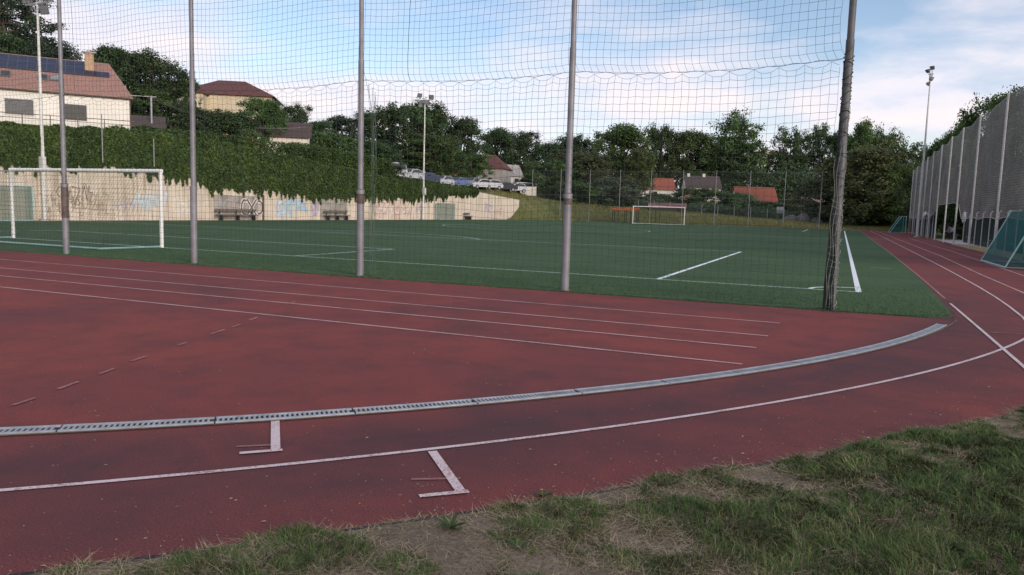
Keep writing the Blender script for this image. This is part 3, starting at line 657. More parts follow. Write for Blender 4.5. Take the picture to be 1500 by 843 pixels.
def small_goal(name, loc, rz, label, w, h, dt, db, net, tube=.045):
    g = empty(name, loc, rz, label, 'goal', 'small netted goals')
    for s in (-1, 1):
        MB().tube([(s*w/2, 0, 0), (s*w/2, 0, h)], tube, 10).build('post', M['teal_tube'], g, True)
        MB().tube([(s*w/2, 0, h), (s*w/2, dt, h), (s*w/2, db, .04), (s*w/2, 0, .04)], tube*.75, 8).build('side_frame', M['teal_tube'], g, True)
    MB().tube([(-w/2, 0, h), (w/2, 0, h)], tube, 10).build('crossbar', M['teal_tube'], g, True)
    MB().tube([(-w/2, db, .04), (w/2, db, .04)], tube*.75, 8).build('back_bar', M['teal_tube'], g, True)
    b = MB(); e = .012
    b.add([(-w/2, dt, h), (w/2, dt, h), (w/2, db, .05), (-w/2, db, .05)], [(0, 1, 2, 3)])
    b.add([(-w/2, 0, h), (w/2, 0, h), (w/2, dt, h), (-w/2, dt, h)], [(0, 1, 2, 3)])
    for s in (-1, 1): b.add([(s*w/2, 0, h), (s*w/2, dt, h), (s*w/2, db, .05), (s*w/2, 0, .05)], [(0, 1, 2, 3)])
    b.build('goal_net', M[net], g)
    return g
small_goal('small_goal', (31.25, 15.9, 0), PI/2, 'teal netted goal on the red track beside the tall grey netting, nearest of these', 5.0, 2.1, .75, 1.65, 'teal_net')
small_goal('small_goal', (31.6, 91, 0), PI/2, 'teal netted goal standing at the far end of the grey netting', 4.6, 2.1, .5, 1.7, 'teal_net')
small_goal('small_goal', (-22.05, 66.6, 0), -PI/2, 'pale green netted goal pushed against the plaster wall under the middle floodlight', 4.2, 2.05, -.35, -.3, 'pale_net').rotation_euler = (0, 0, PI/2)
small_goal('small_goal', (-21.9, 10.9, 0), PI/2, 'pale green netted goal against the wall beyond the nearest white goal', 4.0, 2.1, -.3, -.35, 'pale_net')

# ------------------------------------------------------------------ floodlight masts
def mast(x, y, h, label, mat, heads, boxz, arm=1.1, r0=.13, r1=.06, sc=1.):
    g = empty('floodlight_mast', (x, y, 0), 0, label, 'floodlight', 'floodlight masts round the pitch')
    MB().tube([(0, 0, 0), (0, 0, h*.5), (0, 0, h)], [r0, (r0+r1)/2, r1], 12).build('pole', M[mat], g, True)
    MB().tube([(0, 0, 0), (0, 0, .12)], .3, 12).build('base', M['concrete'], g, True)
    b = MB(); b.bar((-arm, 0, h-.1), (arm, 0, h-.1), .09); b.bar((-arm*.0, 0, h-.7), (arm*.5, 0, h-.1), .06); b.bar((0, 0, h-.7), (-arm*.5, 0, h-.1), .06); b.build('crossarm', M['galv'], g)
    for hx, hz, az, ti in heads:
        R = Matrix.Rotation(az, 3, 'Z') @ Matrix.Rotation(ti, 3, 'X')
        lb = MB(); c = Vector((hx, 0, h+hz))
        # flared housing, open side facing local -y
        for (w0, hh0, y0), (w1, hh1, y1) in ((((.12, .11, .24)), ((.27, .25, .0))), ((.27, .25, 0), (.30, .28, -.05))):
            vs = [R @ Vector((a*w, yy, b_*hh))+c for w, hh, yy in ((w0, hh0, y0), (w1, hh1, y1)) for a, b_ in ((-sc, -sc), (sc, -sc), (sc, sc), (-sc, sc))]
            lb.add(vs, [(0, 1, 2, 3), (4, 5, 6, 7), (0, 1, 5, 4), (1, 2, 6, 5), (2, 3, 7, 6), (3, 0, 4, 7)])
        lb.bar(c+Vector((0, 0, -hz)), c, .05)
        l = lb.build('lamp_head', M['lamp_body'], g)
        gb = MB(); gb.box(c+R @ Vector((0, -.058, 0)), (.52*sc, .012, .48*sc), M=R); gb.build('lamp_glass', M['lamp_glass'], l)
    if boxz: MB().box((.22, -.18, boxz), (.34, .26, .8)).box((-.30, -.1, boxz+.05), (.22, .2, .5)).build('control_box', M['frame_white'], g)
    return g
mast(-22.05, 13.97, 13.4, 'tall white floodlight mast by the wall behind the nearest goal', 'mast', [(-.95, .25, .6, .5), (.95, .25, .9, .5), (.6, -.5, .2, .4), (-.5, .5, .7, .5)], 3.6)
mast(-22.0, 61.1, 14.2, 'slender white floodlight mast in front of the ivy wall midway along the pitch', 'mast', [(-.75, .5, .9, .6), (.85, .25, .4, .5), (.2, -.35, .7, .4), (-.5, -.6, .8, .3)], 3.4)
mast(31.0, 64.9, 15.6, 'thin grey floodlight mast rising above the dark netting fence', 'galv_light', [(-.28, .2, -.9, .8), (.08, .5, -.7, .6), (.12, -.55, 2.0, .4), (-.1, -1.0, 1.6, .3)], None, .22, .13, .05, .7)

# ------------------------------------------------------------------ retaining wall with ivy
WX = -22.4
wall = empty('retaining_wall', (WX, 40, 0), 0, 'weathered beige plaster retaining wall with graffiti below the ivy', 'wall')
yy = np.concatenate([np.arange(-12, 90, 3.), [91.5]]); b = MB()
fr = [(WX-.02*math.sin(y*.5), y) for y in yy]; zt_ = [float(ztop(y))-.15 for y in yy]
vs = []
for (x, y), z in zip(fr, zt_): vs += [(0, y-40, -.3), (0, y-40, z), (-.55, y-40, z), (-.55, y-40, -.3)]
k4 = len(yy); fs = []
for i in range(k4-1):
    a = 4*i; fs += [(a, a+4, a+5, a+1), (a+1, a+5, a+6, a+2), (a+2, a+6, a+7, a+3)]
fs += [(0, 1, 2, 3), (4*k4-4, 4*k4-1, 4*k4-2, 4*k4-3)]
b.add(vs, fs); b.build('plaster_face', M['wall'], wall)
def wall_patch(y0, y1, z0, z1, mat, name, t=.03): MB().box((t/2+.001, (y0+y1)/2-40, (z0+z1)/2), (t, y1-y0, z1-z0)).build(name, mat, wall)
wall_patch(28.4, 33.4, .05, 2.05, M['wall_grey'], 'grey_panel'); wall_patch(42.0, 46.4, .05, 2.2, M['wall_grey'], 'grey_panel')
MB().box((.06, 34.05-40, 1.1), (.11, .16, 2.2)).build('drain_pipe', M['pole_rust'], wall)
for yj in np.arange(2, 90, 7.3): MB().box((.005, yj-40, 1.6), (.012, .03, 3.2)).build('expansion_joint', M['wall_grey'], wall)
# graffiti: paint strokes lying on the plaster
def strokes(paths, mat, w, dx):
    b = MB()
    for P in paths:
        for (a, c) in zip(P[:-1], P[1:]):
            a = np.array(a); c = np.array(c); t = c-a; L = np.linalg.norm(t)
            if L < 1e-6: continue
            t = t/L; n = np.array([-t[1], t[0]])*w/2; a = a-t*w*.35; c = c+t*w*.35
            b.add([(dx, a[0]+n[0]-40, a[1]+n[1]), (dx, a[0]-n[0]-40, a[1]-n[1]), (dx, c[0]-n[0]-40, c[1]-n[1]), (dx, c[0]+n[0]-40, c[1]+n[1])], [(0, 1, 2, 3)])
            dx += .00012
    return b.build('graffiti', mat, wall)
G_ = {k_: simple('graffiti_'+k_, c_, .7, 0, .2, 2) for k_, c_ in dict(black=(.12, .105, .095), white=(.70, .66, .62), blue=(.38, .52, .64), pale=(.54, .60, .64), pink=(.60, .36, .31), violet=(.44, .39, .46), brown=(.42, .33, .25)).items()}
def curve(c, rx, rz, a0, a1, n=10): return [(c[0]+rx*math.cos(math.radians(a0+(a1-a0)*i/n)), c[1]+rz*math.sin(math.radians(a0+(a1-a0)*i/n))) for i in range(n+1)]
def scribble(y0, y1, z0, z1, n, seed):
    r_ = random.Random(seed); out = []
    for i in range(n):
        y = y0+(y1-y0)*(i+.5)/n; z = z0+(z1-z0)*r_.uniform(.25, .75); w = (y1-y0)/n*r_.uniform(.5, .9); h = (z1-z0)*r_.uniform(.25, .5)
        k_ = r_.randint(0, 3)
        if k_ == 0: out.append(curve((y, z), w, h, r_.uniform(0, 180), r_.uniform(260, 420)))
        elif k_ == 1: out.append([(y-w, z-h), (y-w*.2, z+h), (y+w*.3, z-h), (y+w, z+h)])
        elif k_ == 2: out.append([(y-w, z+h), (y+w, z+h*.8), (y-w*.5, z-h), (y+w, z-h)])
        else: out.append(curve((y, z), w*.7, h*.6, 90, 270)+curve((y, z-h*.6), w*.6, h*.5, 90, -120))
    return out
# bold outlined crossing strokes beside the long bench
ox = [[(32.1, .45), (33.2, 1.75)], [(33.2, .45), (32.1, 1.75)], curve((31.8, 1.1), .35, .6, 60, 300), curve((33.6, 1.1), .35, .55, -110, 110)]
strokes(ox, G_['white'], .34, .036); strokes(ox, G_['black'], .15, .039)
strokes([curve((29.9, 1.25), .45, .45, 20, 330), curve((31.0, 1.2), .4, .5, 90, 400), [(28.8, .8), (29.1, 1.7), (29.5, .9)]], G_['violet'], .06, .037)
strokes([curve((36.5, 1.15), .55, .5, 0, 360), [(37.0, 1.2), (36.6, .3)], curve((37.9, 1.55), .5, .25, 200, -20), [(37.5, 1.6), (37.7, .35)], [(38.4, 1.0), (39.2, 1.2), (39.9, .95)], curve((39.0, 1.35), .6, .3, 10, 200)], G_['blue'], .42, .006)
strokes([curve((36.5, 1.15), .55, .5, 40, 320), [(35.6, .4), (36.2, .55)], [(38.6, 1.5), (39.4, 1.35)]], G_['pale'], .2, .009)
strokes([curve((41.2, 1.2), .45, .7, 0, 360), [(40.9, .5), (41.6, 1.9)]], G_['violet'], .35, .006)
strokes(scribble(51.5, 59, .4, 2.0, 13, 4), G_['pink'], .13, .006); strokes(scribble(52, 58.4, .6, 1.7, 9, 8), G_['white'], .12, .009)
strokes(scribble(14.0, 18.8, .35, 2.15, 15, 1), G_['brown'], .075, .006); strokes(scribble(15.2, 17.6, .9, 2.2, 7, 2), G_['black'], .05, .009)
strokes(scribble(19.3, 21.0, .9, 1.6, 5, 3), G_['violet'], .08, .006); strokes(scribble(21.0, 23.6, .9, 1.9, 4, 12), G_['pale'], .3, .006)
strokes(scribble(72.5, 76, .6, 1.7, 5, 14), G_['white'], .12, .006); strokes(scribble(79, 81.5, .8, 2.2, 5, 15), G_['violet'], .16, .006); strokes(scribble(82, 85, .8, 1.6, 6, 16), G_['pink'], .1, .006)
strokes(scribble(24.5, 26, .6, 1.6, 3, 17), G_['white'], .1, .006); strokes(scribble(60.0, 61.5, .8, 1.8, 3, 18), G_['violet'], .12, .006)

def leaf_quads(P, Nrm, size, seed, spread=.7):
    rs = np.random.RandomState(seed); n = len(P)
    d = Nrm+rs.normal(0, spread, (n, 3)); d /= np.linalg.norm(d, axis=1, keepdims=True)+1e-9
    r = rs.normal(0, 1, (n, 3)); a = np.cross(d, r); a /= np.linalg.norm(a, axis=1, keepdims=True)+1e-9; b = np.cross(d, a)
    s = (size*rs.uniform(.6, 1.4, n))[:, None]
    V = np.stack([P-a*s*.55, P+b*s*.36, P+a*s*.55, P-b*s*.36], 1).reshape(-1, 3)
    return V, np.arange(n*4).reshape(-1, 4)
# ivy: lower edge hangs in tongues
def ivy_top(y): return interp(y, [-12, 11.7, 17.5, 24.3, 30, 35.5, 41, 50, 54, 55.2, 56.5, 65, 76, 84], [5.7, 5.8, 6.2, 6.75, 7.0, 6.95, 7.0, 7.0, 6.6, 6.0, 4.75, 4.55, 4.25, 3.6])
def ivy_bot(y): return interp(y, [-12, 11.6, 16, 21.2, 26.2, 29, 35.5, 41.2, 49, 58.8, 65.3, 71, 75, 84], [3.1, 3.2, 3.4, 3.55, 2.9, 2.25, 2.4, 2.0, 2.2, 2.3, 2.75, 3.1, 3.6, 3.5])
rs = np.random.RandomState(21); n = 190000
y = rs.uniform(-12, 76, n); u = rs.rand(n)
tong = value_noise(y, y*0, .55, 31)*.6+value_noise(y, y*0, .2, 32)**2*1.1-.55
zb = ivy_bot(y)-tong*.75; zt = ivy_top(y)+.35*value_noise(y, y*0, 1.1, 33)-.15+.12*value_noise(y, y*0, .35, 36)
z = zb+(zt-zb)*u
lump = value_noise(y, z*.5, .9, 34)*.55+value_noise(y, z*.7, .35, 35)*.3
dens = value_noise(y, z*.28, .55, 37)
hd = np.clip((z-zb)/(zt-zb), 0, 1); th_ = .12+.5*np.sin(PI*np.clip(hd, .05, .97))**.6
x = WX+.05+lump*th_*1.1-rs.rand(n)*.12
over = z > ztop(y)+.1; x = np.where(over, WX-.1+lump*.7-rs.rand(n)*1.1, x)
keep = (rs.rand(n) < .7+.8*dens)
P = np.stack([x-WX, y-40, z], 1)[keep]; Nn = np.tile([.75, 0, .45], (len(P), 1)); Nn[over[keep]] = [.4, 0, .8]
V, Fq = leaf_quads(P, Nn, .15, 22, .5)
iv = link('ivy', np_mesh('ivy', V, Fq), M['ivy']); iv.location = (WX, 40, 0); tag(iv, 'thick green ivy hanging over the plaster wall in tongues', 'ivy')
# shrub standing above the ivy by the house
# ------------------------------------------------------------------ benches at the wall
def bench(y, w, label, back=True):
    g = empty('bench', (WX+.45, y, 0), 0, label, 'bench', 'benches along the plaster wall')
    MB().box((0, 0, .45), (.38, w, .07)).build('seat', M['wood'], g)
    if back: MB().box((-.2, 0, .82), (.05, w, .22)).build('backrest', M['wood'], g)
    for s in (-.4, 0, .4): MB().box((0, s*w, .21), (.3, .1, .42)).box((-.19, s*w, .62), (.04, .08, .5)).build('leg', M['dark_metal'], g)
bench(30.6, 4.6, 'long slatted bench in front of the grey panel with crossed graffiti'); bench(44.2, 3.8, 'slatted bench under the second grey wall panel, between the blue graffiti and the mast'); bench(73.0, 1.6, 'short dark bench by the wall beyond the middle floodlight')

# ------------------------------------------------------------------ houses
def house(name, label, p0, d, L, D, zb, ze, zr, wall_m, roof_m, hip=(0, 0), over=.35, group=None, cat='house'):
    """p0: front corner; d: unit direction along the front; the house extends to the back-left of it."""
    d = Vector((d[0], d[1], 0)).normalized(); n = Vector((d.y, -d.x, 0))       # n: out of the front
    g = empty(name, (p0[0], p0[1], zb), math.atan2(d.y, d.x), label, cat, group)
    h = ze-zb; r = zr-zb; sl = (r-h)/(D/2)
    # local frame: x along the front (0..-L backwards), y = into the house (+D) because local +y = rot90(d) = -n
    b = MB(); b.box((-L/2, D/2, h/2-1.5), (L, D, h+3))
    if hip[0] < .5: b.prism([(-.002, 0, h), (-.002, D, h), (-.002, D/2, r-.05)], (-.3, 0, 0))
    if hip[1] < .5: b.prism([(-L+.002, 0, h), (-L+.002, D, h), (-L+.002, D/2, r-.05)], (.3, 0, 0))
    b.build('wall', wall_m, g)
    o = over; e = h-o*sl; t = .12
    A = (o, -o, e); B = (-L-o, -o, e); C_ = (-L-o, D+o, e); D_ = (o, D+o, e); R0 = (o-hip[0]-(o if hip[0] else 0), D/2, r); R1 = (-L-o+hip[1]+(o if hip[1] else 0), D/2, r)
    rb = MB()
    for poly in ((A, B, R1, R0), (C_, D_, R0, R1), (D_, A, R0), (B, C_, R1)):
        if len(poly) == 3 and abs(poly[0][0]-poly[2][0]) < .05: continue
        rb.prism([Vector(q)+Vector((0, 0, .02)) for q in poly], (0, 0, t))
    rf = rb.build('roof', roof_m, g)
    return g, rf, n
def window(g, x, z, w, h, mat='glass', D=0, face='front', L=0):
    if face == 'front': c, dm, dg = (x, -.03, z), (w+.16, .06, h+.16), (w, .03, h); cg = (x, -.062, z)
    else: c, dm, dg = (.03, x, z), (.06, w+.16, h+.16), (.03, w, h); cg = (.062, x, z)
    f = MB().box(c, dm).build('window', M['frame_white'], g); MB().box(cg, dg).build('pane', M[mat], f)
# large house above the wall
H1B = np.array([-26.8, 24.4]); d1 = np.array([.62470, .78087])
g, rf, n1 = house('cream_house', 'large cream house with pinkish tiled roof and dark solar panels above the ivy wall', H1B, d1, 16, 8, 7.0, 9.3, 12.15, M['house_cream'], M['roof_pink'], hip=(1.35, 0), over=.22)
for x_, z_, w_, h_, mt in ((-6.4-.8, .95, 1.75, 1.1, 'shutter'), (-3.65, .85, 1.45, 1.15, 'glass'), (-11, .95, 1.7, 1.1, 'shutter')): window(g, x_, z_, w_, h_, mt)
sl1 = (12.15-9.3)/4; ang = math.atan(sl1); Rr = Matrix.Rotation(ang, 3, 'X')
def on_roof(x, dep, w, l, t, lift=.16): return (x, dep, 2.3+dep*sl1+lift), (w, l, t)
sp = MB()
for x0, x1, d0, d1_ in ((-16, -2.75, 2.0, 3.72), (-2.72, -1.35, 2.0, 2.6)):
    c_, dm = on_roof((x0+x1)/2, (d0+d1_)/2, x1-x0, (d1_-d0)/math.cos(ang), .05, .22); sp.box(c_, dm, M=Rr)
sp.build('solar_panel', M['solar'], rf)
for xs_ in (-8.1, -5.75, -5.0, -11):
    c_, dm = on_roof(xs_, 1.25, .62, .75, .1, .2); f = MB().box(c_, dm, M=Rr).build('skylight', M['shutter'], rf)
    c_, dm = on_roof(xs_, 1.25, .5, .62, .04, .27); MB().box(c_, dm, M=Rr).build('pane', M['glass' if xs_ != -5.0 else 'lamp_glass'], f)
ch = MB(); ch.box((-2.72, 2.9, 4.75), (.62, .62, 2.0)); ch.build('chimney', M['brick'], rf); MB().box((-2.72, 2.9, 5.8), (.8, .8, .1)).build('chimney_cap', M['concrete'], rf)
MB().tube([(.02, -.06, 2.1), (.02, -.06, -.2)], .05, 8).build('downpipe', M['pole_rust'], g); MB().tube([(.2, -.22, 2.17), (-16, -.22, 2.17)], .06, 8).build('gutter', M['pole_rust'], rf)
# terrace rail
rl = empty('railing', (H1B[0], H1B[1], 6.6), math.atan2(.78087, .6247), 'low brown railing along the terrace of the cream house', 'railing')
b = MB(); b.bar((-14, -1.6, .75), (.2, -1.6, .75), .05); b.bar((-14, -1.6, .45), (.2, -1.6, .45), .04); b.build('rail', M['pole_rust'], rl)
for i in range(9):
    MB().bar((-13.8+i*1.72, -1.6, -.5), (-13.8+i*1.72, -1.6, .78), .06).build('post', M['pole_rust'], rl)
# outhouse with grey roof
q0 = at(240, 188, 76); g, rf, _ = house('shed', 'low shed with grey brown sheet roof beside the cream house', q0[:2], (.66, .75), 5.2, 4, tz(q0[0], q0[1]), q0[2], q0[2]+1.15, M['house_grey'], M['roof_brown'], over=.2, cat='shed')
q0 = at(268, 187, 84); tag(MB().box((0, 0, 0), (2.6, .25, 2.6), math.radians(36)).box((0, 0, 1.35), (2.75, .34, .1), math.radians(36)).build('garden_wall', M['house_white']), 'short pale garden wall beyond the grey brown shed roof', 'wall').location = (q0[0], q0[1], q0[2]-1.2)
# beige house on the hill
q0 = at(391, 152, 110); dd = Vector((.84, .54, 0))
g, rf, _ = house('beige_house', 'tall beige house with dark red hipped roof rising above the hillside trees', q0[:2]+np.array([.6, .3]), dd, 12.6, 8.5, 10.5, 17.0, 19.3, M['house_beige'], M['roof_dark'], hip=(4.4, 4.4), over=.45)
window(g, -11.4, 5.0, .9, 1.1)
q1 = at(297, 150, 106); g, rf, _ = house('house_wing', 'beige wing with rows of windows at the end of the tall hillside house', q1[:2], dd, 3.6, 5, 10, 16.6, 17.6, M['house_beige'], M['roof_dark'], hip=(1.7, 1.7), over=.3)
for z_ in (1.6, 3.2, 4.8):
    for x_ in (-2.7, -1.2): window(g, x_, z_, .8, .95)
# roofs among the trees
q0 = at(452, 188, 96); g, rf, _ = house('hillside_cottage', 'low cottage with brown roof half hidden by trees above the ivy', q0[:2], (.8, .6), 6.2, 5.5, q0[2]-3, q0[2]-1.1, q0[2]+.75, M['house_white'], M['roof_brown'], over=.35)
q0 = at(385, 212, 88); g, rf, _ = house('ochre_cottage', 'small ochre gabled cottage peeping over the ivy', q0[:2], (-.6, .8), 4.5, 3.4, q0[2]-3, q0[2]-.2, q0[2]+1.2, simple('ochre_render', (.55, .33, .12), .9), M['roof_brown'], over=.3)
q0 = at(672, 250, 168); g, rf, _ = house('orange_house', 'little orange house deep among trees behind the parked cars', q0[:2], (.8, .6), 5, 4.5, q0[2]-2, q0[2]+1.5, q0[2]+3.2, simple('orange_render', (.5, .28, .16), .9), M['roof_pink'], over=.3)
for x_ in (-1.2, -3.2): window(g, x_, 2.4, .9, 1.0)
# house at the end of the wall
q0 = at(737, 268, 150); g, rf, _ = house('grey_house', 'grey walled house with red roof behind the row of parked cars', q0[:2], (.98, .2), 5.6, 7.5, 4.0, q0[2]+2.9, q0[2]+5.6, M['house_grey'], M['roof_dark'], hip=(2.6, 0), over=.3)
MB().box((-5.2, 3.7, q0[2]+1.3), (.7, .6, 1.2)).build('chimney', M['house_white'], rf); MB().box((-3.9, 3.7, q0[2]+1.5), (.45, .45, .9)).build('chimney', M['house_white'], rf)
q1 = at(764, 277, 158); g, rf, _ = house('cream_annexe', 'long cream annexe with pale grey sheet roof behind the red roofed grey house', q1[:2], (.70, .71), 11, 5, 3.4, q1[2]+2.7, q1[2]+4.9, M['house_cream'], M['roof_grey'], over=.3)
for x_ in (-1.2, -3.4, -5.6, -8.2): window(g, x_, q1[2]-3.4+1.5, .9, 1.2)
# red roofs beyond the far bank
def far_house(px, py, dep, dirv, L, D, ze, zr, wm, rm, label, nm):
    q = at(px, py, dep); g, rf, _ = house(nm, label, q[:2], dirv, L, D, q[2]-4, q[2]+ze, q[2]+zr, wm, rm, over=.3); return g, rf
g, rf = far_house(988, 276, 200, (.93, .37), 9.2, 7, -.4, 2.6, M['house_cream'], M['roof_red'], 'cream house with bright red roof and blue dormer beyond the far goal', 'red_roof_house')
dm_ = MB().box((-6.6, 1.4, 5.0), (2.0, 1.2, 1.0)).build('dormer', simple('blue_grey_slate', (.14, .16, .22), .7), rf)
window(g, -5.0, 2.4, 1.0, 1.2)
g, rf = far_house(1056, 278, 200, (.93, .37), 9.0, 7.5, .5, 3.5, M['house_white'], M['roof_brown'], 'house with dark brown roof and white chimneys beyond the far goal', 'brown_roof_house')
for x_ in (-3.9, -8.0): MB().box((x_, 3.7, 7.6), (.7, .7, 1.2)).build('chimney', M['house_white'], rf)
for x_ in (-2.2, -4.2): MB().box((x_, 1.2, 5.1), (.8, .3, .7)).build('skylight', M['frame_white'], rf)
q = at(1003, 281, 196); g2, rf2, _ = house('pink_gable_house', 'low house with pale pink gable beside the dark brown roof', q[:2], (.37, -.93), 3.5, 3.4, q[2]-3, q[2]-.1, q[2]+1.4, simple('pink_render', (.52, .32, .24), .9), M['roof_brown'], over=.25)
g, rf = far_house(1139, 292, 185, (.93, .37), 9.6, 7.5, -.9, 2.8, M['house_white'], M['roof_red'], 'house with broad orange red roof and two skylights near the end of the row', 'orange_roof_house')
for x_ in (-3.6, -6.2): MB().box((x_, 1.5, 4.4), (.75, .3, .85)).build('skylight', M['lamp_glass'], rf)
q = at(1207, 297, 185); house('little_shed', 'little pale shed among bushes past the orange red roof', q[:2], (.93, .37), 5, 3, q[2]-2, q[2]+.2, q[2]+1, M['house_grey'], M['roof_pink'], over=.2, cat='shed')
# long low stand behind the far goal
q = at(1005, 302, 128); g, rf, _ = house('spectator_shelter', 'long low dark shelter with pinkish roof behind the far goal', q[:2], (.95, .3), 6.2, 2.2, q[2]-2.3, q[2]-.35, q[2]+.25, M['plastic_black'], simple('faded_pink_sheet', (.36, .15, .15), .7), over=.15, cat='shelter')

# ------------------------------------------------------------------ trees
def ring_tube(b, p, q, r0, r1, n=7, bend=.08, seed=0):
    r_ = random.Random(seed); p, q = Vector(p), Vector(q); L = (q-p).length
    m1 = p.lerp(q, .35)+Vector((r_.uniform(-1, 1), r_.uniform(-1, 1), 0))*L*bend; m2 = p.lerp(q, .7)+Vector((r_.uniform(-1, 1), r_.uniform(-1, 1), 0))*L*bend
    b.tube([p, m1, m2, q], [r0, r0*.8+r1*.2, r0*.45+r1*.55, r1], n)
def proto_broad(seed, nl=9, base=.12, spread=.40, ncl=95, per=115, leaf=.021, clr=.085, airy=False, low=False):
    rs = np.random.RandomState(seed); r_ = random.Random(seed)
    lobes = []; zc0 = (base+1)/2; hh = (1-base)/2
    for i in range(nl):
        f = (i+.5)/nl; v = -.75+1.55*f; a = 2.4*i+r_.uniform(-.5, .5); sz = r_.uniform(.15, .215)*(1.08-.2*f)
        rad = spread*math.sqrt(max(0, 1-v*v*.92))*r_.uniform(.55, .95)*.78
        lobes.append((np.array([rad*math.cos(a), rad*math.sin(a), min(zc0+hh*v*.8, .97-sz*.8)]), sz))
    lobes.append((np.array([0, 0, zc0]), .24))
    for i in range(4): a = i*1.57+r_.uniform(-.4, .4); lobes.append((np.array([spread*.36*math.cos(a), spread*.36*math.sin(a), .82+r_.uniform(-.05, .05)]), .14))
    lobes.append((np.array([r_.uniform(-.05, .05), r_.uniform(-.05, .05), .82]), .17))
    if low:
        for i in range(5): a = i*1.26+r_.random(); lobes.append((np.array([.26*math.cos(a), .26*math.sin(a), .17]), .17))
    tb = MB(); ring_tube(tb, (0, 0, -.05), (r_.uniform(-.03, .03), r_.uniform(-.03, .03), .55), .028, .014, 9, .03, seed)
    P = []; Nn = []
    for i, (c, s) in enumerate(lobes):
        st = (0, 0, max(.12, c[2]*.45)); ring_tube(tb, st, tuple(c), .012, .004, 6, .06, seed+i)
        k_ = int(ncl/len(lobes)); dirs = rs.normal(0, 1, (k_, 3)); dirs[:, 2] = dirs[:, 2]*.9+.15; dirs /= np.linalg.norm(dirs, axis=1, keepdims=True)
        for dv in dirs:
            cc = c+dv*s*rs.uniform(.5, 1.1)*np.array([1, 1, .85])
            if airy: ring_tube(tb, tuple(c), tuple(cc), .004, .0015, 4, .05, seed+7)
            m_ = int(per*rs.uniform(.6, 1.3)); q = rs.normal(0, 1, (m_, 3)); q *= (clr*rs.uniform(.55, 1.)*.55)
            q[:, 2] *= .72; P.append(cc+q); Nn.append(np.tile(dv*.6+np.array([0, 0, .55]), (m_, 1))+q*3)
    P = np.concatenate(P); Nn = np.concatenate(Nn); ok = P[:, 2] > .015; P, Nn = P[ok], Nn[ok]
    mx = np.percentile(P[:, 2], 98.3); P = P/np.array([1, 1, mx]); hw = np.percentile(np.hypot(P[:, 0], P[:, 1]), 93)
    V, Fq = leaf_quads(P, Nn, leaf, seed, .6)
    tb.v = [(x, y, z/mx) for x, y, z in tb.v]
    return tb, np_mesh('crown', V, Fq), hw
def proto_spruce(seed, leaf=.02, wid=.2, n=16000):
    rs = np.random.RandomState(seed); tb = MB(); tb.tube([(0, 0, -.03), (0, 0, .5), (0, 0, .98)], [.02, .012, .002], 8); P = []; Nn = []
    nb = 120
    for i in range(nb):
        f = i/nb; z = .06+.92*f; L = wid*(1-f)**.85*rs.uniform(.75, 1.15)+.012; a = i*2.4+rs.rand()
        m_ = int(n/nb*(1.35-f)); t = rs.rand(m_)**.7; w = L*.22*(1-t*.6)
        s = rs.normal(0, 1, m_)*w; x = t*L; zz = z-.25*x*t+rs.normal(0, .008, m_)-.02*t
        P.append(np.stack([x*math.cos(a)-s*math.sin(a), x*math.sin(a)+s*math.cos(a), zz], 1)); Nn.append(np.tile([.3*math.cos(a), .3*math.sin(a), .9], (m_, 1)))
        if i % 3 == 0: tb.tube([(0, 0, z), (L*.9*math.cos(a), L*.9*math.sin(a), z-.22*L)], [.005, .001], 4)
    P = np.concatenate(P); Nn = np.concatenate(Nn); V, Fq = leaf_quads(P, Nn, leaf, seed, .5); return tb, np_mesh('crown', V, Fq), wid*.85
def proto_pine(seed):
    rs = np.random.RandomState(seed); r_ = random.Random(seed); tb = MB(); ring_tube(tb, (0, 0, -.03), (.02, .01, .95), .022, .006, 9, .02, seed); P = []; Nn = []
    for i in range(26):
        f = i/25; z = .42+.54*f; L = .26*math.sin(PI*(.25+.68*f))*rs.uniform(.5, 1.15); a = i*2.4+rs.rand(); c = np.array([L*math.cos(a), L*math.sin(a), z+.02])
        tb.tube([(0, 0, z-.03), tuple(c*np.array([.6, .6, 1])+np.array([0, 0, -.02])), tuple(c)], [.008, .005, .002], 5)
        for k_ in range(4):
            cc = c*np.array([rs.uniform(.45, 1.1)]*2+[1])+rs.normal(0, .02, 3); m_ = 85; q = rs.normal(0, 1, (m_, 3))*np.array([.036, .036, .011]); P.append(cc+q); Nn.append(np.tile([0, 0, 1.], (m_, 1))+q*8)
    P = np.concatenate(P); Nn = np.concatenate(Nn); V, Fq = leaf_quads(P, Nn, .016, seed, .8); return tb, np_mesh('crown', V, Fq), .24
PROTO = {}
for i in range(4): PROTO['broad%d' % i] = proto_broad(100+i, 13+i % 2, .06, .40+.03*i, 190, 125, .021, .075)
for i in range(2): PROTO['round%d' % i] = proto_broad(120+i, 15, .03, .48, 210, 120, .021, .075, low=True)
for i in range(2): PROTO['bush%d' % i] = proto_broad(140+i, 12, .0, .62, 150, 120, .032, .10, low=True)
for i in range(2): PROTO['airy%d' % i] = proto_broad(160+i, 11, .15, .40, 90, 105, .022, .075, airy=True)
PROTO['tall0'] = proto_broad(180, 14, .06, .30, 160, 110, .018, .06)
PROTO['spruce'] = proto_spruce(200); PROTO['pine'] = proto_pine(201)
TRUNK = {k_: None for k_ in PROTO}
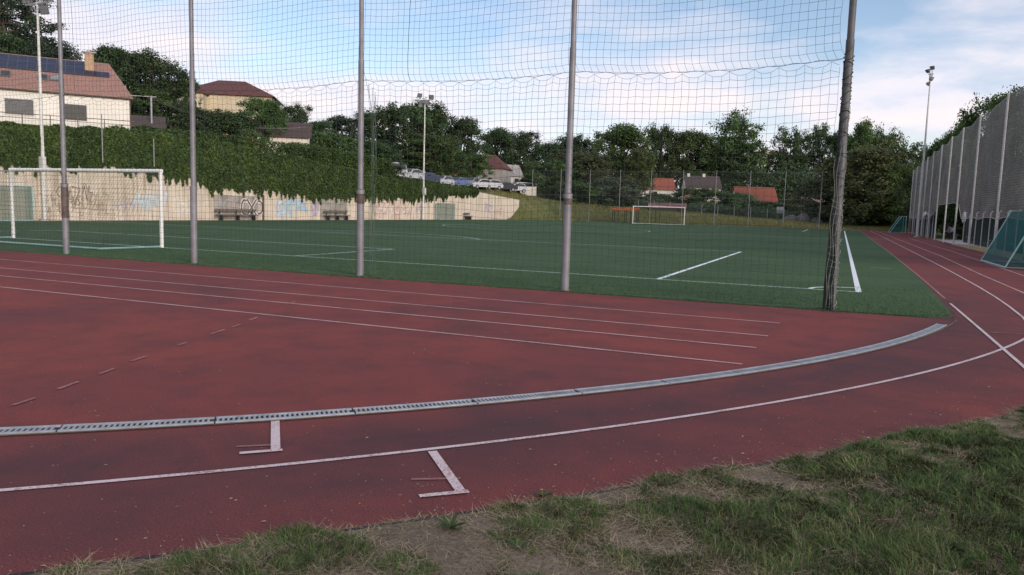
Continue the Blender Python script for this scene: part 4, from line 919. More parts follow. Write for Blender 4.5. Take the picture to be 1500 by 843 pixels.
def tree(px, top, dep, wpx, kind, leaf, label, name='tree', cat='tree', base=None, rz=None, group=None):
    hz = at(px, 300, dep); gx, gy = hz[0], hz[1]; gz = tz(gx, gy) if base is None else at(px, base, dep)[2]
    zt = at(px, top, dep)[2]; H = zt-gz; tb, cm, hw = PROTO[kind]; Wm = wpx*dep/FPX; s = Wm/2/hw
    g = empty(name, (gx, gy, gz-.1), rnd.uniform(0, 6.28) if rz is None else rz, label, cat, group); g.scale = (s, s, H)
    if TRUNK[kind] is None:
        t_ = tb.build('trunk', M['bark_pine'] if kind == 'pine' else M['bark'], None, True); TRUNK[kind] = t_.data; t_.parent = g
    else: link('trunk', TRUNK[kind], None, g)
    c_ = link('crown', cm, M[leaf], g); c_.material_slots[0].link = 'OBJECT'; c_.material_slots[0].material = M[leaf]
    return g
T_ = [
 # skyline and hillside, from the cream house to the floodlight
 (14, -40, 82, 90, 'pine', 'needle', 'tall dark pine with layered branches rising behind the cream house, reaching out of the picture'),
 (48, -14, 86, 62, 'pine', 'needle', 'second layered pine just behind the cream house roof, beside the white mast'),
 (24, 58, 80, 90, 'broad0', 'leaf_dark', 'dark dense tree under the pines behind the solar panels'),
 (84, 66, 78, 70, 'broad1', 'needle', 'dark bushy tree behind the roof ridge near the chimney'),
 (172, 76, 84, 80, 'broad2', 'leaf_dark', 'dark tree with jagged top directly past the cream house gable'),
 (222, 84, 86, 92, 'broad3', 'leaf_dark', 'tall dark tree between the cream house and the beige house'),
 (252, 118, 90, 44, 'broad1', 'leaf_dark', 'lower dark tree touching the end wing of the beige house'),
 (215, 136, 84, 95, 'round0', 'leaf_mid', 'round green tree standing behind the telephone pole'),
 (281, 117, 98, 26, 'tall0', 'leaf_dark', 'narrow dark tree in front of the beige wing windows'),
 (306, 164, 84, 70, 'round1', 'leaf_dark', 'dark round tree in front of the beige house wall'),
 (276, 176, 78, 50, 'bush0', 'leaf_dark', 'dark shrub beside the short pale garden wall'),
 (336, 166, 84, 70, 'bush1', 'leaf_dark', 'wide dark shrub below the beige house'),
 (384, 148, 96, 58, 'broad0', 'leaf_mid', 'leafy green tree hiding the far corner of the beige house'),
 (410, 168, 106, 50, 'broad1', 'leaf_dark', 'dark tree above the ochre cottage'),
 (433, 157, 112, 54, 'round0', 'leaf_dark', 'round dark tree behind the brown cottage roof'),
 (468, 180, 104, 50, 'broad2', 'leaf_dark', 'dark tree just past the brown cottage roof'),
 (500, 172, 112, 54, 'tall0', 'needle', 'narrow dark conifer like tree behind the middle net pole'),
 (490, 198, 84, 80, 'bush0', 'leaf_mid', 'green bush over the ivy before the middle net pole'),
 (436, 212, 80, 54, 'bush1', 'leaf_mid', 'green bush on top of the ivy below the brown cottage'),
 (548, 208, 88, 74, 'round1', 'leaf_dark', 'dark round tree over the ivy just past the middle net pole'),
 (556, 163, 130, 78, 'broad3', 'leaf_dark', 'broad dark tree, first of the big clump behind the middle floodlight'),
 (606, 154, 136, 96, 'round0', 'leaf_dark', 'broadest dark tree right behind the lamps of the middle floodlight'),
 (634, 164, 140, 56, 'broad0', 'leaf_dark', 'dark tree on the far shoulder of the big clump behind the middle floodlight'),
 (572, 186, 114, 40, 'spruce', 'needle_blue', 'small blue grey spruce in front of the big dark clump'),
 (625, 200, 118, 84, 'broad1', 'leaf_mid', 'green tree in front of the big dark clump above the parked cars'),
 (676, 178, 140, 66, 'broad2', 'leaf_dark', 'dark domed tree above the little orange house'),
 (655, 216, 128, 44, 'broad3', 'leaf_mid', 'green tree beside the little orange house'),
 (692, 226, 134, 50, 'round1', 'leaf_mid', 'bright green bushy tree behind the cars next to the red roofed grey house'),
 (726, 192, 172, 66, 'broad0', 'leaf_dark', 'tall dark tree rising behind the red roof of the grey house'),
 (760, 196, 176, 56, 'broad1', 'leaf_dark', 'dark tree behind the cream annexe'),
 (775, 238, 168, 30, 'tall0', 'leaf_olive', 'narrow olive tree at the end of the cream annexe'),
 # far side of the pitch
 (802, 212, 176, 62, 'broad2', 'leaf_dark', 'dark tree low on the skyline just before the fourth net pole'),
 (842, 202, 176, 60, 'broad3', 'leaf_dark', 'dark skyline tree hidden partly by the fourth net pole'),
 (812, 238, 138, 80, 'round0', 'leaf_mid', 'round green tree on the bank before the fourth net pole'),
 (852, 224, 142, 96, 'round1', 'leaf_olive', 'large olive green tree just past the fourth net pole'),
 (905, 187, 158, 84, 'broad0', 'leaf_mid', 'tall rounded green tree above the pale willow bush'),
 (900, 262, 132, 72, 'bush0', 'leaf_grey', 'pale grey green willow bush on the bank by the orange frame'),
 (842, 268, 130, 60, 'bush1', 'leaf_mid', 'green bush at the top of the bank behind the fourth net pole'),
 (934, 222, 150, 44, 'broad1', 'leaf_light', 'light green tree at the end of the bright red roof'),
 (966, 190, 222, 60, 'broad3', 'leaf_dark', 'dark skyline tree directly above the bright red roof'),
 (1012, 196, 222, 74, 'broad2', 'leaf_mid', 'wide green skyline tree above the dark brown roof'),
 (1046, 214, 222, 60, 'broad1', 'leaf_dark', 'dark tree between the dark brown roof and the tallest tree'),
 (1075, 169, 222, 72, 'airy1', 'leaf_mid', 'tallest tree on the far skyline with loose rounded head'),
 (1070, 205, 222, 80, 'broad0', 'leaf_dark', 'dark tree filling below the tallest loose headed tree'),
 (1112, 218, 222, 46, 'airy0', 'leaf_olive', 'thin olive tree showing sky through its crown above the orange red roof'),
 (1152, 190, 222, 54, 'airy1', 'leaf_dark', 'open branched dark tree with sky between its clumps'),
 (1192, 187, 222, 52, 'airy0', 'leaf_dark', 'dark lumpy open tree beside the end net pole'),
 (1160, 225, 222, 90, 'round1', 'leaf_dark', 'dark dense tree below the open branched trees'),
 (1222, 200, 215, 40, 'broad2', 'leaf_dark', 'dark tree hidden behind the end net pole'),
 (1256, 184, 160, 52, 'broad1', 'leaf_mid', 'green skyline tree just beyond the end net pole'),
 (1286, 198, 160, 54, 'broad3', 'leaf_olive', 'olive skyline tree above the touchline end'),
 (1322, 212, 150, 60, 'airy1', 'leaf_dark', 'dark open crowned tree beside the grey floodlight mast'),
 (1350, 218, 160, 50, 'airy0', 'leaf_dark', 'thin dark tree just behind the grey floodlight mast'),
 (1258, 222, 122, 128, 'round0', 'leaf_olive', 'huge olive green spreading tree over the end of the red track'),
 (1318, 244, 118, 70, 'round1', 'leaf_mid', 'bright green tree by the far end of the grey netting'),
 (1210, 262, 130, 70, 'bush0', 'leaf_olive', 'olive bush behind the end net pole at the track bend'),
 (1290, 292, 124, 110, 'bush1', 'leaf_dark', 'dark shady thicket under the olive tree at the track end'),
 # behind the dark netting
 (1372, 208, 96, 44, 'broad0', 'leaf_mid', 'small green tree over the far half of the grey netting'),
 (1398, 182, 88, 54, 'round0', 'leaf_mid', 'green tree rising over the middle of the grey netting'),
 (1434, 152, 76, 84, 'round1', 'leaf_mid', 'large green tree over the grey netting where it is lifted'),
 (1484, 140, 66, 100, 'broad2', 'leaf_mid', 'large green tree behind the nearest grey netting bay'),
 (1545, 120, 60, 110, 'broad3', 'leaf_mid', 'large green tree at the picture edge behind the grey netting'),
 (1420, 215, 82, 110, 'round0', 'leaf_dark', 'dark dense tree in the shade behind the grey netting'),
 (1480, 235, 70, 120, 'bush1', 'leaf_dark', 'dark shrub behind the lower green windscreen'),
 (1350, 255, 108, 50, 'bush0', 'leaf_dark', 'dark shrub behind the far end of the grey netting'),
 # shrubs before the far houses
 (1030, 277, 150, 80, 'bush1', 'leaf_mid', 'green shrub in front of the dark brown roof'),
 (962, 284, 156, 50, 'bush0', 'leaf_mid', 'green shrub under the bright red roof'),
 (1082, 284, 152, 54, 'bush0', 'leaf_mid', 'green shrub hiding one end of the orange red roof'),
 (1122, 296, 150, 76, 'bush1', 'leaf_dark', 'dark shrub below the orange red roof'),
 (1172, 292, 150, 60, 'bush0', 'leaf_olive', 'olive shrub before the little pale shed'),
 (1052, 300, 142, 70, 'bush1', 'leaf_dark', 'dark hedge like shrub behind the far goal'),
 (780, 262, 148, 44, 'bush0', 'leaf_dark', 'dark shrub at the end of the parked cars'),
 (40, 166, 60, 38, 'bush0', 'ivy', 'rounded shrub standing up from the ivy by the white mast'),
 (212, 186, 61, 50, 'bush1', 'ivy', 'low shrub on the ivy beside the cream house corner'),
]
for t_ in T_:
    px, top, dep, w, kd, lf, lab = t_; w *= 1.12
    bush = kd.startswith('bush')
    nm = 'shrub' if bush else ('pine_tree' if kd == 'pine' else 'spruce_tree' if kd == 'spruce' else 'broadleaf_tree')
    tree(px, top, dep, w, kd, lf, lab, nm, 'shrub' if bush else 'tree', None, None, 'shrubs round the sports ground' if bush else 'trees round the sports ground')
# dark undergrowth that reads as one mass beyond the bank and behind the netting
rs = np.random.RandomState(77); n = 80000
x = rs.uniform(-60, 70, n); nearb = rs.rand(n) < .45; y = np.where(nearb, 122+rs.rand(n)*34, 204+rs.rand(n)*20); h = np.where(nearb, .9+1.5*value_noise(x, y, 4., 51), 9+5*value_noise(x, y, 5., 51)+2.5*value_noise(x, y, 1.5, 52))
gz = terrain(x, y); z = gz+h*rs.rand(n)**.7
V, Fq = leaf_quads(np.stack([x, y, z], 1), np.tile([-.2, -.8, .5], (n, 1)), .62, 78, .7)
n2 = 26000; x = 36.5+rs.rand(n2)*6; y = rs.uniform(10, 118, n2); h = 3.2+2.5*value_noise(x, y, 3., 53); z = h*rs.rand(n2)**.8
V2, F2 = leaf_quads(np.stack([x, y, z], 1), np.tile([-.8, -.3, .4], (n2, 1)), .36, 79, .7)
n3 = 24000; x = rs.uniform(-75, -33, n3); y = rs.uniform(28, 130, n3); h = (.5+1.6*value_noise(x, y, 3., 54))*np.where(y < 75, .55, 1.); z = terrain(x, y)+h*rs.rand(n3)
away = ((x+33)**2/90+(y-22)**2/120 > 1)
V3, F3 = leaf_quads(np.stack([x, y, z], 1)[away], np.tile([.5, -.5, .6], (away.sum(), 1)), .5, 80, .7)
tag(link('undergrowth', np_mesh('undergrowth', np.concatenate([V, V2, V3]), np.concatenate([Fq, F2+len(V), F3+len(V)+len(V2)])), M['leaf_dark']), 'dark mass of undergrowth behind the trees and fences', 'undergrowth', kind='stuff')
# rough grass on the bank (one mass)
rs = np.random.RandomState(88); n = 60000; x = rs.uniform(-40, 34, n); y = toe(x)+rs.rand(n)**1.3*18+.3; z = terrain(x, y); hb = rs.uniform(.10, .4, n)
a = rs.uniform(0, 6.28, n); w = .035
V = np.stack([np.stack([x-w*np.cos(a), y-w*np.sin(a), z-.04], 1), np.stack([x+w*np.cos(a), y+w*np.sin(a), z-.04], 1), np.stack([x+rs.normal(0, .08, n), y+rs.normal(0, .08, n), z+hb], 1)], 1).reshape(-1, 3)
M['bank_blade'] = blade_mat('rough_bank_grass', [(.1, (.08, .115, .03)), (.45, (.15, .18, .06)), (.7, (.25, .22, .10)), (.95, (.34, .27, .15))])
tag(link('bank_grass', np_mesh('bank_grass', V, np.arange(n*3).reshape(-1, 3)), M['bank_blade']), 'rough yellow green grass on the bank behind the far goal', 'grass', kind='stuff')

# ------------------------------------------------------------------ cars on the road above the wall
road = [(-24.6, 52), (-24.6, 92), (-27, 125), (-34, 125), (-30, 92), (-30.2, 52)]
rb = MB(); rp = []
for i, yv in enumerate(np.linspace(50, 130, 41)):
    xl = interp(yv, [50, 92, 130], [-30.2, -30.2, -37]); xr_ = interp(yv, [50, 92, 130], [-23.6, -23.8, -30])
    rp += [(xl, yv, tz(xl, yv)+.02), (xr_, yv, tz(xr_, yv)+.02)]
rb.add(rp, [(2*i, 2*i+1, 2*i+3, 2*i+2) for i in range(40)]); tag(rb.build('road', M['asphalt']), kind='structure')
def make_car(style):
    g = empty('parked_car', (0, 0, 0))
    if style == 'hatch': prof = [(-2.0, .35), (-2.05, .75), (-1.85, .95), (-1.75, 1.0), (-1.45, 1.42), (-.9, 1.50), (.3, 1.48), (1.0, 1.02), (1.85, .86), (2.05, .65), (2.05, .35)]; roofi = (3, 8); L = 2.0
    elif style == 'sedan': prof = [(-2.25, .35), (-2.3, .8), (-2.2, .98), (-1.55, 1.03), (-1.0, 1.42), (-.4, 1.46), (.35, 1.43), (1.1, 1.0), (2.1, .84), (2.3, .62), (2.3, .35)]; roofi = (3, 8); L = 2.2
    else: prof = [(-2.4, .35), (-2.45, .9), (-2.42, 1.0), (-2.38, 1.1), (-2.3, 1.9), (-1.7, 1.98), (1.0, 1.95), (1.65, 1.2), (2.3, 1.05), (2.45, .7), (2.45, .35)]; roofi = (3, 8); L = 2.4
    W = .88; rows = []
    belt = prof[3][1]
    for x, z in prof:
        t = max(0, z-belt); w = W-.28*t if z > belt else W-.05*max(0, .55-z)
        rows.append([(x, -w, z), (x, -w*.86, z+.02 if z > .5 else z), (x, w*.86, z+.02 if z > .5 else z), (x, w, z)])
    b = MB(); vs = [v for r in rows for v in r]; fs = []
    n = len(rows)
    for i in range(n-1):
        for j in range(3): fs.append((4*i+j, 4*i+j+1, 4*i+j+5, 4*i+j+4))
    # side skins
    for s in (0, 3): fs.append(tuple(4*i+s for i in range(n)))
    fs.append((0, 3, 4*(n-1)+3, 4*(n-1)))
    b.add(vs, fs); b.build('body', CARP['white'], g, True)
    # glass: side windows, windscreen, rear screen
    gi = prof[3:8]
    wnd = MB()
    def side(s, pts):
        P = [(x, s*((W-.28*max(0, z-belt))+.006), z) for x, z in pts]; wnd.add(P, [tuple(range(len(P)))])
    cx = sum(q[0] for q in gi)/len(gi); cz = (belt+gi[2][1])/2
    inner = [(cx+(x-cx)*.88, cz+(z-cz)*.72) for x, z in gi]
    for s in (-1, 1): side(s, inner)
    def screen(pa, pb, e):
        (xa, za), (xb, zb_) = pa, pb; o_ = Vector((zb_-za, 0, -(xb-xa))).normalized()*e
        if o_.z < 0: o_ = -o_
        wa = (W-.28*max(0, za-belt))*.82; wb = (W-.28*max(0, zb_-belt))*.82; l = .1
        P = []
        for f, w in ((l, wa), (1-l, wb)):
            for s in (-1, 1): P.append((xa+(xb-xa)*f+o_.x, s*w, za+(zb_-za)*f+o_.z+.02))
        wnd.add(P, [(0, 1, 3, 2)])
    screen(prof[7], prof[6], .015); screen(prof[3], prof[4], .015)
    wnd.build('window', M['glass'], g)
    for s in (-1, 1):
        for x in (-L*.62, L*.62):
            w_ = MB(); w_.tube([(x, s*.70, .32), (x, s*.90, .32)], .32, 18); t_ = w_.build('wheel', M['tyre'], g, True)
            MB().tube([(x, s*.80, .32), (x, s*.912, .32)], .20, 14).build('rim', M['rim'], t_, True)
        MB().box((prof[9][0]-.06, s*.62, prof[9][1]+.04), (.16, .36, .16)).build('headlight', M['headlight'], g, bevel=.02)
        MB().box((.75, s*1.0, belt+.06), (.12, .2, .14)).build('mirror', M['plastic_black'], g, bevel=.02)
    MB().box((prof[10][0], 0, .48), (.12, 1.66, .22)).build('bumper', M['plastic_black'], g, bevel=.03)
    return g
cars = {k_: make_car(k_) for k_ in ('hatch', 'sedan', 'van')}; used = {}
def put_car(style, x, y, rz, col, label):
    g = cars[style] if style not in used else copy_tree(cars[style]); used[style] = 1
    g.location = (x, y, tz(x, y)+.03); g.rotation_euler = (0, math.atan((tz(x, y-2)-tz(x, y+2))/4)*1.0, rz) if False else (0, 0, rz)
    tag(g, label, 'car', 'cars parked above the wall')
    for c_ in g.children:
        if c_.name.startswith('body'): c_.material_slots[0].link = 'OBJECT'; c_.material_slots[0].material = CARP[col]
A_ = -PI/2
def road_car(style, y, col, label, dx=0): put_car(style, -26.4+dx, -18.17+(y+18.17)*1.0316, A_, col, label)
road_car('van', 58.4, 'white', 'white van at the head of the parked row, beside the middle floodlight')
road_car('hatch', 62.6, 'silver', 'silver grey hatchback parked behind the white van')
road_car('sedan', 66.6, 'navy', 'dark blue car just past the floodlight mast')
road_car('hatch', 70.8, 'silver', 'silver hatchback in the middle of the parked row')
road_car('sedan', 75.2, 'blue', 'blue saloon near the end of the ivy hedge')
road_car('hatch', 79.6, 'grey', 'grey car last above the wall before the gap')
def far_car(style, px, dep, col, rz, label):
    q = at(px, 275, dep); put_car(style, q[0], q[1], rz, col, label)
far_car('hatch', 702, 112, 'white', A_-.35, 'white hatchback in front of the grey house')
far_car('hatch', 717, 116, 'white', A_-.45, 'white hatchback just past the corner of the grey house')
far_car('sedan', 737, 121, 'black', A_-.6, 'black car in front of the cream annexe')
far_car('hatch', 754, 125, 'white', A_-.6, 'white car beside the pale board fence at the row end')
far_car('van', 762, 134, 'white', A_-.6, 'tall white van behind the last white car')
tag(MB().box((0, 0, .7), (3.2, .12, 1.5), .4).box((-1.5, -.64, .75), (.14, .14, 1.7)).box((1.5, .62, .75), (.14, .14, 1.7)).build('board_fence', M['house_white']), 'short pale board fence at the end of the parked cars', 'fence').location = tuple(at(771, 275, 128)[:2])+(tz(*at(771, 275, 128)[:2]),)
# telephone pole with a wire
q0 = at(222, 178, 76); q1 = at(222, 141, 76); tp = empty('telephone_pole', (q0[0], q0[1], tz(q0[0], q0[1])), 0, 'grey telephone pole with crossbar and wires beside the cream house', 'pole')
hz_ = q1[2]-tz(q0[0], q0[1]); MB().tube([(0, 0, 0), (0, 0, hz_)], .11, 10).build('pole', M['galv'], tp, True); MB().bar((-2.0, -1.6, hz_-.1), (.4, .3, hz_-.1), .09).build('crossbar', M['galv'], tp)
qe = at(450, 186, 92); Wn = []
for k_ in range(2):
    a = np.array([.3*k_, 0, hz_-.15-.25*k_]); e = np.array(qe)-np.array([q0[0], q0[1], tz(q0[0], q0[1])]); u = np.linspace(0, 1, 30)[:, None]; Pw = a*(1-u)+e*u; Pw[:, 2] -= (1.2*4*u*(1-u))[:, 0]; Wn.append(Pw)
link('wire', tubes_mesh('wire', Wn, .014), M['galv'], tp)
for px, y_top, y_bot in ((121, 168, 232), (195, 204, 248)):
    a = at(px, y_top, 51 if px < 150 else 55); tag(MB().tube([(WX+.85, a[1], 3.9), (WX+.85, a[1], a[2])], .035, 8).build('thin_post', M['galv'], None, True), 'thin grey post standing against the ivy, %s' % ('nearer the white mast' if px < 150 else 'past the crossbar end of the nearest goal'), 'post')

# ------------------------------------------------------------------ far ball-stop fence
ff = empty('far_net_fence', (0, 97, 0), 0, 'row of thin tall grey poles with faint netting behind the far goal', 'net fence')
FP = [at(px, 300, 118 if px < 1000 else 121) for px in (759, 800, 843, 885, 928, 975, 1022, 1074, 1125, 1178)]
FPo = [(-22.4+4.85*i, 96.8+.15*i-97) for i in range(10)]
for (x, y_) in FPo:
    zb_ = tz(x, y_+97); MB().tube([(x, y_, zb_-.1), (x, y_, 8.2)], [.05, .035], 8).build('post', M['galv'], ff, True)
nm_ = MB(); kk = len(FPo)
nm_.add([(x, y_+.03, .2) for x, y_ in FPo]+[(x, y_+.03, 7.9) for x, y_ in FPo], [(i, i+1, kk+i+1, kk+i) for i in range(kk-1)]); nm_.build('netting', M['faint_net'], ff)
link('top_rope', tubes_mesh('top_rope', [np.array([(x, y_, 7.95) for x, y_ in FPo]), np.array([(x, y_, 4.1) for x, y_ in FPo])], .012), M['galv'], ff)
# low mesh fence on top of the bank
lf = empty('bank_fence', (0, 112, 0), 0, 'low dark mesh fence on posts along the top of the far bank', 'fence'); LP = [(x, interp(x, [-8, 40], [110, 119])-112) for x in np.arange(-8, 34, 2.6)]
for x, y_ in LP: MB().tube([(x, y_, tz(x, y_+112)-.1), (x, y_, tz(x, y_+112)+1.9)], .04, 6).build('post', M['galv'], lf, True)
b = MB(); kk = len(LP); b.add([(x, y_, tz(x, y_+112)+.1) for x, y_ in LP]+[(x, y_, tz(x, y_+112)+1.8) for x, y_ in LP], [(i, i+1, kk+i+1, kk+i) for i in range(kk-1)]); b.build('mesh_panel', gauze('dark_fence_mesh', (.03, .04, .035), .45), lf)
# orange frame
of = empty('workout_frame', (-7.2, 97.2, 0), .05, 'orange topped exercise frame with dark posts beside the far goal', 'exercise frame')
for i in range(5): MB().bar((-1.6+.95*i, 0, -.1), (-1.6+.95*i, 0, 2.3), .10).build('post', M['dark_metal'], of)
for i in (0, 2, 4): MB().bar((-1.6+.95*i, 1.3, -.1), (-1.6+.95*i, 1.3, 2.3), .10).build('post', M['dark_metal'], of)
MB().box((.3, 0, 2.12), (4.1, .12, .36)).box((.3, 1.3, 2.12), (4.1, .12, .36)).build('top_beam', M['orange'], of)
for i in range(3): MB().bar((-1.6+1.9*i, .06, 2.2), (-1.6+1.9*i, 1.24, 2.2), .08).build('crosspiece', M['orange'], of)
o2 = empty('pull_up_frame', (-1.4, 98.4, 0), 0, 'dark pull up bar frame standing inside the outline of the far goal', 'exercise frame')
for s in (0, .5): MB().bar((s-.9, s*1.4, -.1), (s-.9, s*1.4, 2.2), .09).build('post', M['dark_metal'], o2)
MB().bar((-.9, 0, 2.15), (-.4, .7, 2.15), .07).build('bar', M['dark_metal'], o2)
# notice board and rubble wall at the bend
q = at(1143, 308, 130); nb = empty('notice_board', (q[0], q[1], tz(q[0], q[1])), -.4, 'pale notice board on two posts behind the far fence', 'board')
MB().box((0, 0, q[2]-tz(q[0], q[1])), (1.3, .06, 1.1)).build('panel', M['galv_light'], nb)
for s in (-.5, .5): MB().bar((s, .05, -.1), (s, .05, q[2]-tz(q[0], q[1])+.5), .07).build('post', M['galv'], nb)
for i, (px, w_, h_) in enumerate(((1158, 2.2, 1.1), (1176, 2.6, 1.5), (1196, 1.9, .9))):
    q = at(px, 319, 126); bm = bmesh.new(); bmesh.ops.create_icosphere(bm, subdivisions=3, radius=1)
    r_ = random.Random(i)
    for v in bm.verts:
        nz_ = math.sin(v.co.x*4+i)*.1+math.sin(v.co.y*5+v.co.z*3)*.1; v.co *= 1+nz_; v.co.x *= w_/2; v.co.y *= .7; v.co.z *= h_*.8
    me = bpy.data.meshes.new('boulder'); bm.to_mesh(me); bm.free(); bo = link('boulder', me, M['wall_grey']); bo.location = (q[0], q[1], tz(q[0], q[1])+.2)
    tag(bo, ('grey boulder below the notice board', 'largest grey boulder of the three by the far fence', 'low grey boulder furthest from the notice board')[i], 'boulder', 'boulders behind the far fence')

# ------------------------------------------------------------------ tall grey netting fence on the right of the track
TF = [(31.3, 12.5), (31.3, 19.6), (31.35, 26.8), (31.38, 35.2), (31.42, 42.4), (31.46, 48.6), (31.55, 55.6), (31.62, 62.4), (31.75, 69.5), (31.9, 77), (32.05, 84.5), (32.2, 92)]
tf = empty('tall_netting_fence', (31.5, 50, 0), 0, 'tall dense grey netting hung between pale poles beside the red straight', 'net fence')
for x, y_ in TF: MB().tube([(x-31.5, y_-50, -.1), (x-31.5, y_-50, 8.05)], .055, 10).build('pole', M['galv_light'], tf, True)
def hem(y_):                                  # lower edge lifted where people sit
    z = 1.84+.05*math.sin(y_*1.1)
    if 40.5 < y_ < 61: z = interp(y_, [40.5, 42.4, 44.4, 48.6, 52, 55.6, 58.5, 61], [1.85, 2.7, 2.95, 2.88, 2.98, 2.9, 2.2, 1.85])-.10*abs(math.sin((y_-42.4)*PI/6.6))*(1 if 42.4 < y_ < 56 else 0)+.1
    return float(z)
ny = 260; nz = 14; vs = []; fs = []
for i in range(ny):
    y_ = 10.5+(92-10.5)*i/(ny-1); x = interp(y_, [q[1] for q in TF], [q[0] for q in TF])
    du = min(abs(y_-q[1]) for q in TF); h0 = hem(y_); h1 = 8.0-.12*min(1, du/2.5)
    for j in range(nz):
        f = j/(nz-1); z = h0+(h1-h0)*f; vs.append((x-31.5+.07+.06*math.sin(y_*.9+z*.5)*min(1, du)+.03*math.sin(z*3+y_), y_-50, z))
for i in range(ny-1):
    for j in range(nz-1): a = i*nz+j; fs.append((a, a+nz, a+nz+1, a+1))
b = MB(); b.add(vs, fs); b.build('netting', M['screen_grey'], tf, True)
he = [np.array([(vs[i*nz][0], vs[i*nz][1], vs[i*nz][2]) for i in range(ny)])]; link('hem_rope', tubes_mesh('hem_rope', he, .03), M['cord'], tf)
link('top_rope', tubes_mesh('top_rope', [np.array([vs[i*nz+nz-1] for i in range(ny)])], .014), M['galv_light'], tf)
# low windscreen fence behind it
wf = empty('windscreen_fence', (32.4, 50, 0), 0, 'low fence with dark green windscreen cloth behind the tall grey netting', 'fence')
for seg_ in (list(np.arange(12, 46.5, 2.6)), list(np.arange(66.5, 95, 2.9))):
    for y_ in seg_: b = MB(); b.tube([(0, y_-50, -.1), (0, y_-50, 2.2), (.12, y_-50, 2.32)], .035, 8); b.build('post', M['galv_light'], wf, True)
    b = MB(); P0 = [(.06+.03*math.sin(y_*2), y_-50) for y_ in np.linspace(seg_[0], seg_[-1], 60)]; kk = 60
    b.add([(x, y_, .12) for x, y_ in P0]+[(x, y_, 1.95+.02*math.sin(y_*3)) for x, y_ in P0], [(i, i+1, kk+i+1, kk+i) for i in range(kk-1)]); b.build('windscreen', M['screen_green'], wf)
b = MB(); b.bar((.1, -38, .55), (.1, -4.6, .55), .04); b.bar((0, 16.5, 1.95), (0, 44, 1.95), .04); b.build('rail', M['galv'], wf)
# dark shelter behind the gap
sh = empty('dark_shelter', (36.2, 68, 0), 0, 'dark open shelter behind the lifted part of the netting', 'shelter')
MB().box((1.2, 0, 1.35), (.12, 24, 2.7)).build('back_wall', M['plastic_black'], sh); MB().box((.2, 0, 2.78), (2.4, 24.4, .12)).build('roof', M['plastic_black'], sh)
for s in (-11.6, -4, 4, 11.6): MB().bar((-.8, s, 0), (-.8, s, 2.72), .09).build('post', M['dark_metal'], sh)
bn = empty('bench', (34.2, 67.5, 0), 0, 'grey bench under the dark shelter where people sit', 'bench'); MB().box((0, 0, .43), (.4, 6.5, .06)).build('seat', M['galv'], bn)
for s in (-2.8, 0, 2.8): MB().box((0, s, .2), (.3, .08, .4)).build('leg', M['galv'], bn)
# seated people: one skinned body each, clothes as children
def seated(loc, rz, label, shirt, lean=.15, arm=.0):
    g = empty('person', loc, rz, label, 'person', 'people sitting in the shelter')
    J = [(0, 0, .52), (-.02, 0, .72), (lean*.4, 0, .95), (lean*.55, 0, 1.06), (lean*.75, 0, 1.14), (lean*.95+.02, 0, 1.27)]
    R_ = [.155, .14, .17, .07, .055, .10]; E_ = [(0, 1), (1, 2), (2, 3), (3, 4), (4, 5)]
    for s in (-1, 1):
        k0 = len(J); J += [(.02, s*.10, .50), (.42, s*.13, .50), (.40, s*.13, .10), (.56, s*.14, .05)]; R_ += [.10, .07, .05, .04]; E_ += [(0, k0), (k0, k0+1), (k0+1, k0+2), (k0+2, k0+3)]
        k0 = len(J); J += [(lean*.45, s*.20, 1.0), (lean*.5+.05, s*.26, .76), (lean*.5+.27, s*.18+arm, .62), (lean*.5+.36, s*.16+arm, .585)]; R_ += [.065, .048, .036, .032]; E_ += [(2, k0), (k0, k0+1), (k0+1, k0+2), (k0+2, k0+3)]
        for q in range(5):
            k1 = len(J); a = (q-2)*.018; J += [(J[k0+3][0]+.05, J[k0+3][1]+a*1.2, J[k0+3][2]-.005), (J[k0+3][0]+.085-.01*abs(q-2), J[k0+3][1]+a*1.5, J[k0+3][2]-.03)]; R_ += [.009, .008]; E_ += [(k0+3, k1), (k1, k1+1)]
    me = bpy.data.meshes.new('body'); me.from_pydata(J, E_, []); o = bpy.data.objects.new('body', me); COL.objects.link(o)
    mod = o.modifiers.new('skin', 'SKIN'); sv = me.skin_vertices[0].data
    for i, r in enumerate(R_): sv[i].radius = (r, r)
    sv[0].use_root = True
    sb = o.modifiers.new('sub', 'SUBSURF'); sb.levels = 1; sb.render_levels = 1
    dg = bpy.context.evaluated_depsgraph_get(); m2 = bpy.data.meshes.new_from_object(o.evaluated_get(dg)); o.modifiers.clear(); o.data = m2; o.parent = g
    m2.materials.clear()
    for mm in (M['skin'], shirt, M['trousers']): m2.materials.append(mm)
    for pz in m2.polygons:
        c_ = pz.center; pz.use_smooth = True
        pz.material_index = 2 if c_.z < .60 and not (c_.x > lean*.5+.24 and c_.z > .56) else (1 if c_.z < 1.06 and not (c_.x > lean*.5+.12 and c_.z < .72) else 0)
    hx, hz = lean*.95+.02, 1.27; hb = MB(); hb.sphere((hx-.02, 0, hz+.035), (.115, .10, .12), 14, 10); hb.build('hair', M['hair'], g, True)
    fb = MB(); fb.sphere((hx+.105, 0, hz-.01), (.02, .015, .022), 8, 6)
    for s in (-1, 1): fb.sphere((hx, s*.098, hz), (.02, .014, .03), 8, 6)
    fb.build('face_features', M['skin'], g, True)
    eb = MB()
    for s in (-1, 1): eb.sphere((hx+.088, s*.036, hz+.012), .011, 8, 6)
    eb.sphere((hx+.092, 0, hz-.055), (.008, .025, .005), 8, 6); eb.build('eyes_and_mouth', M['hair'], g, True)
    return g
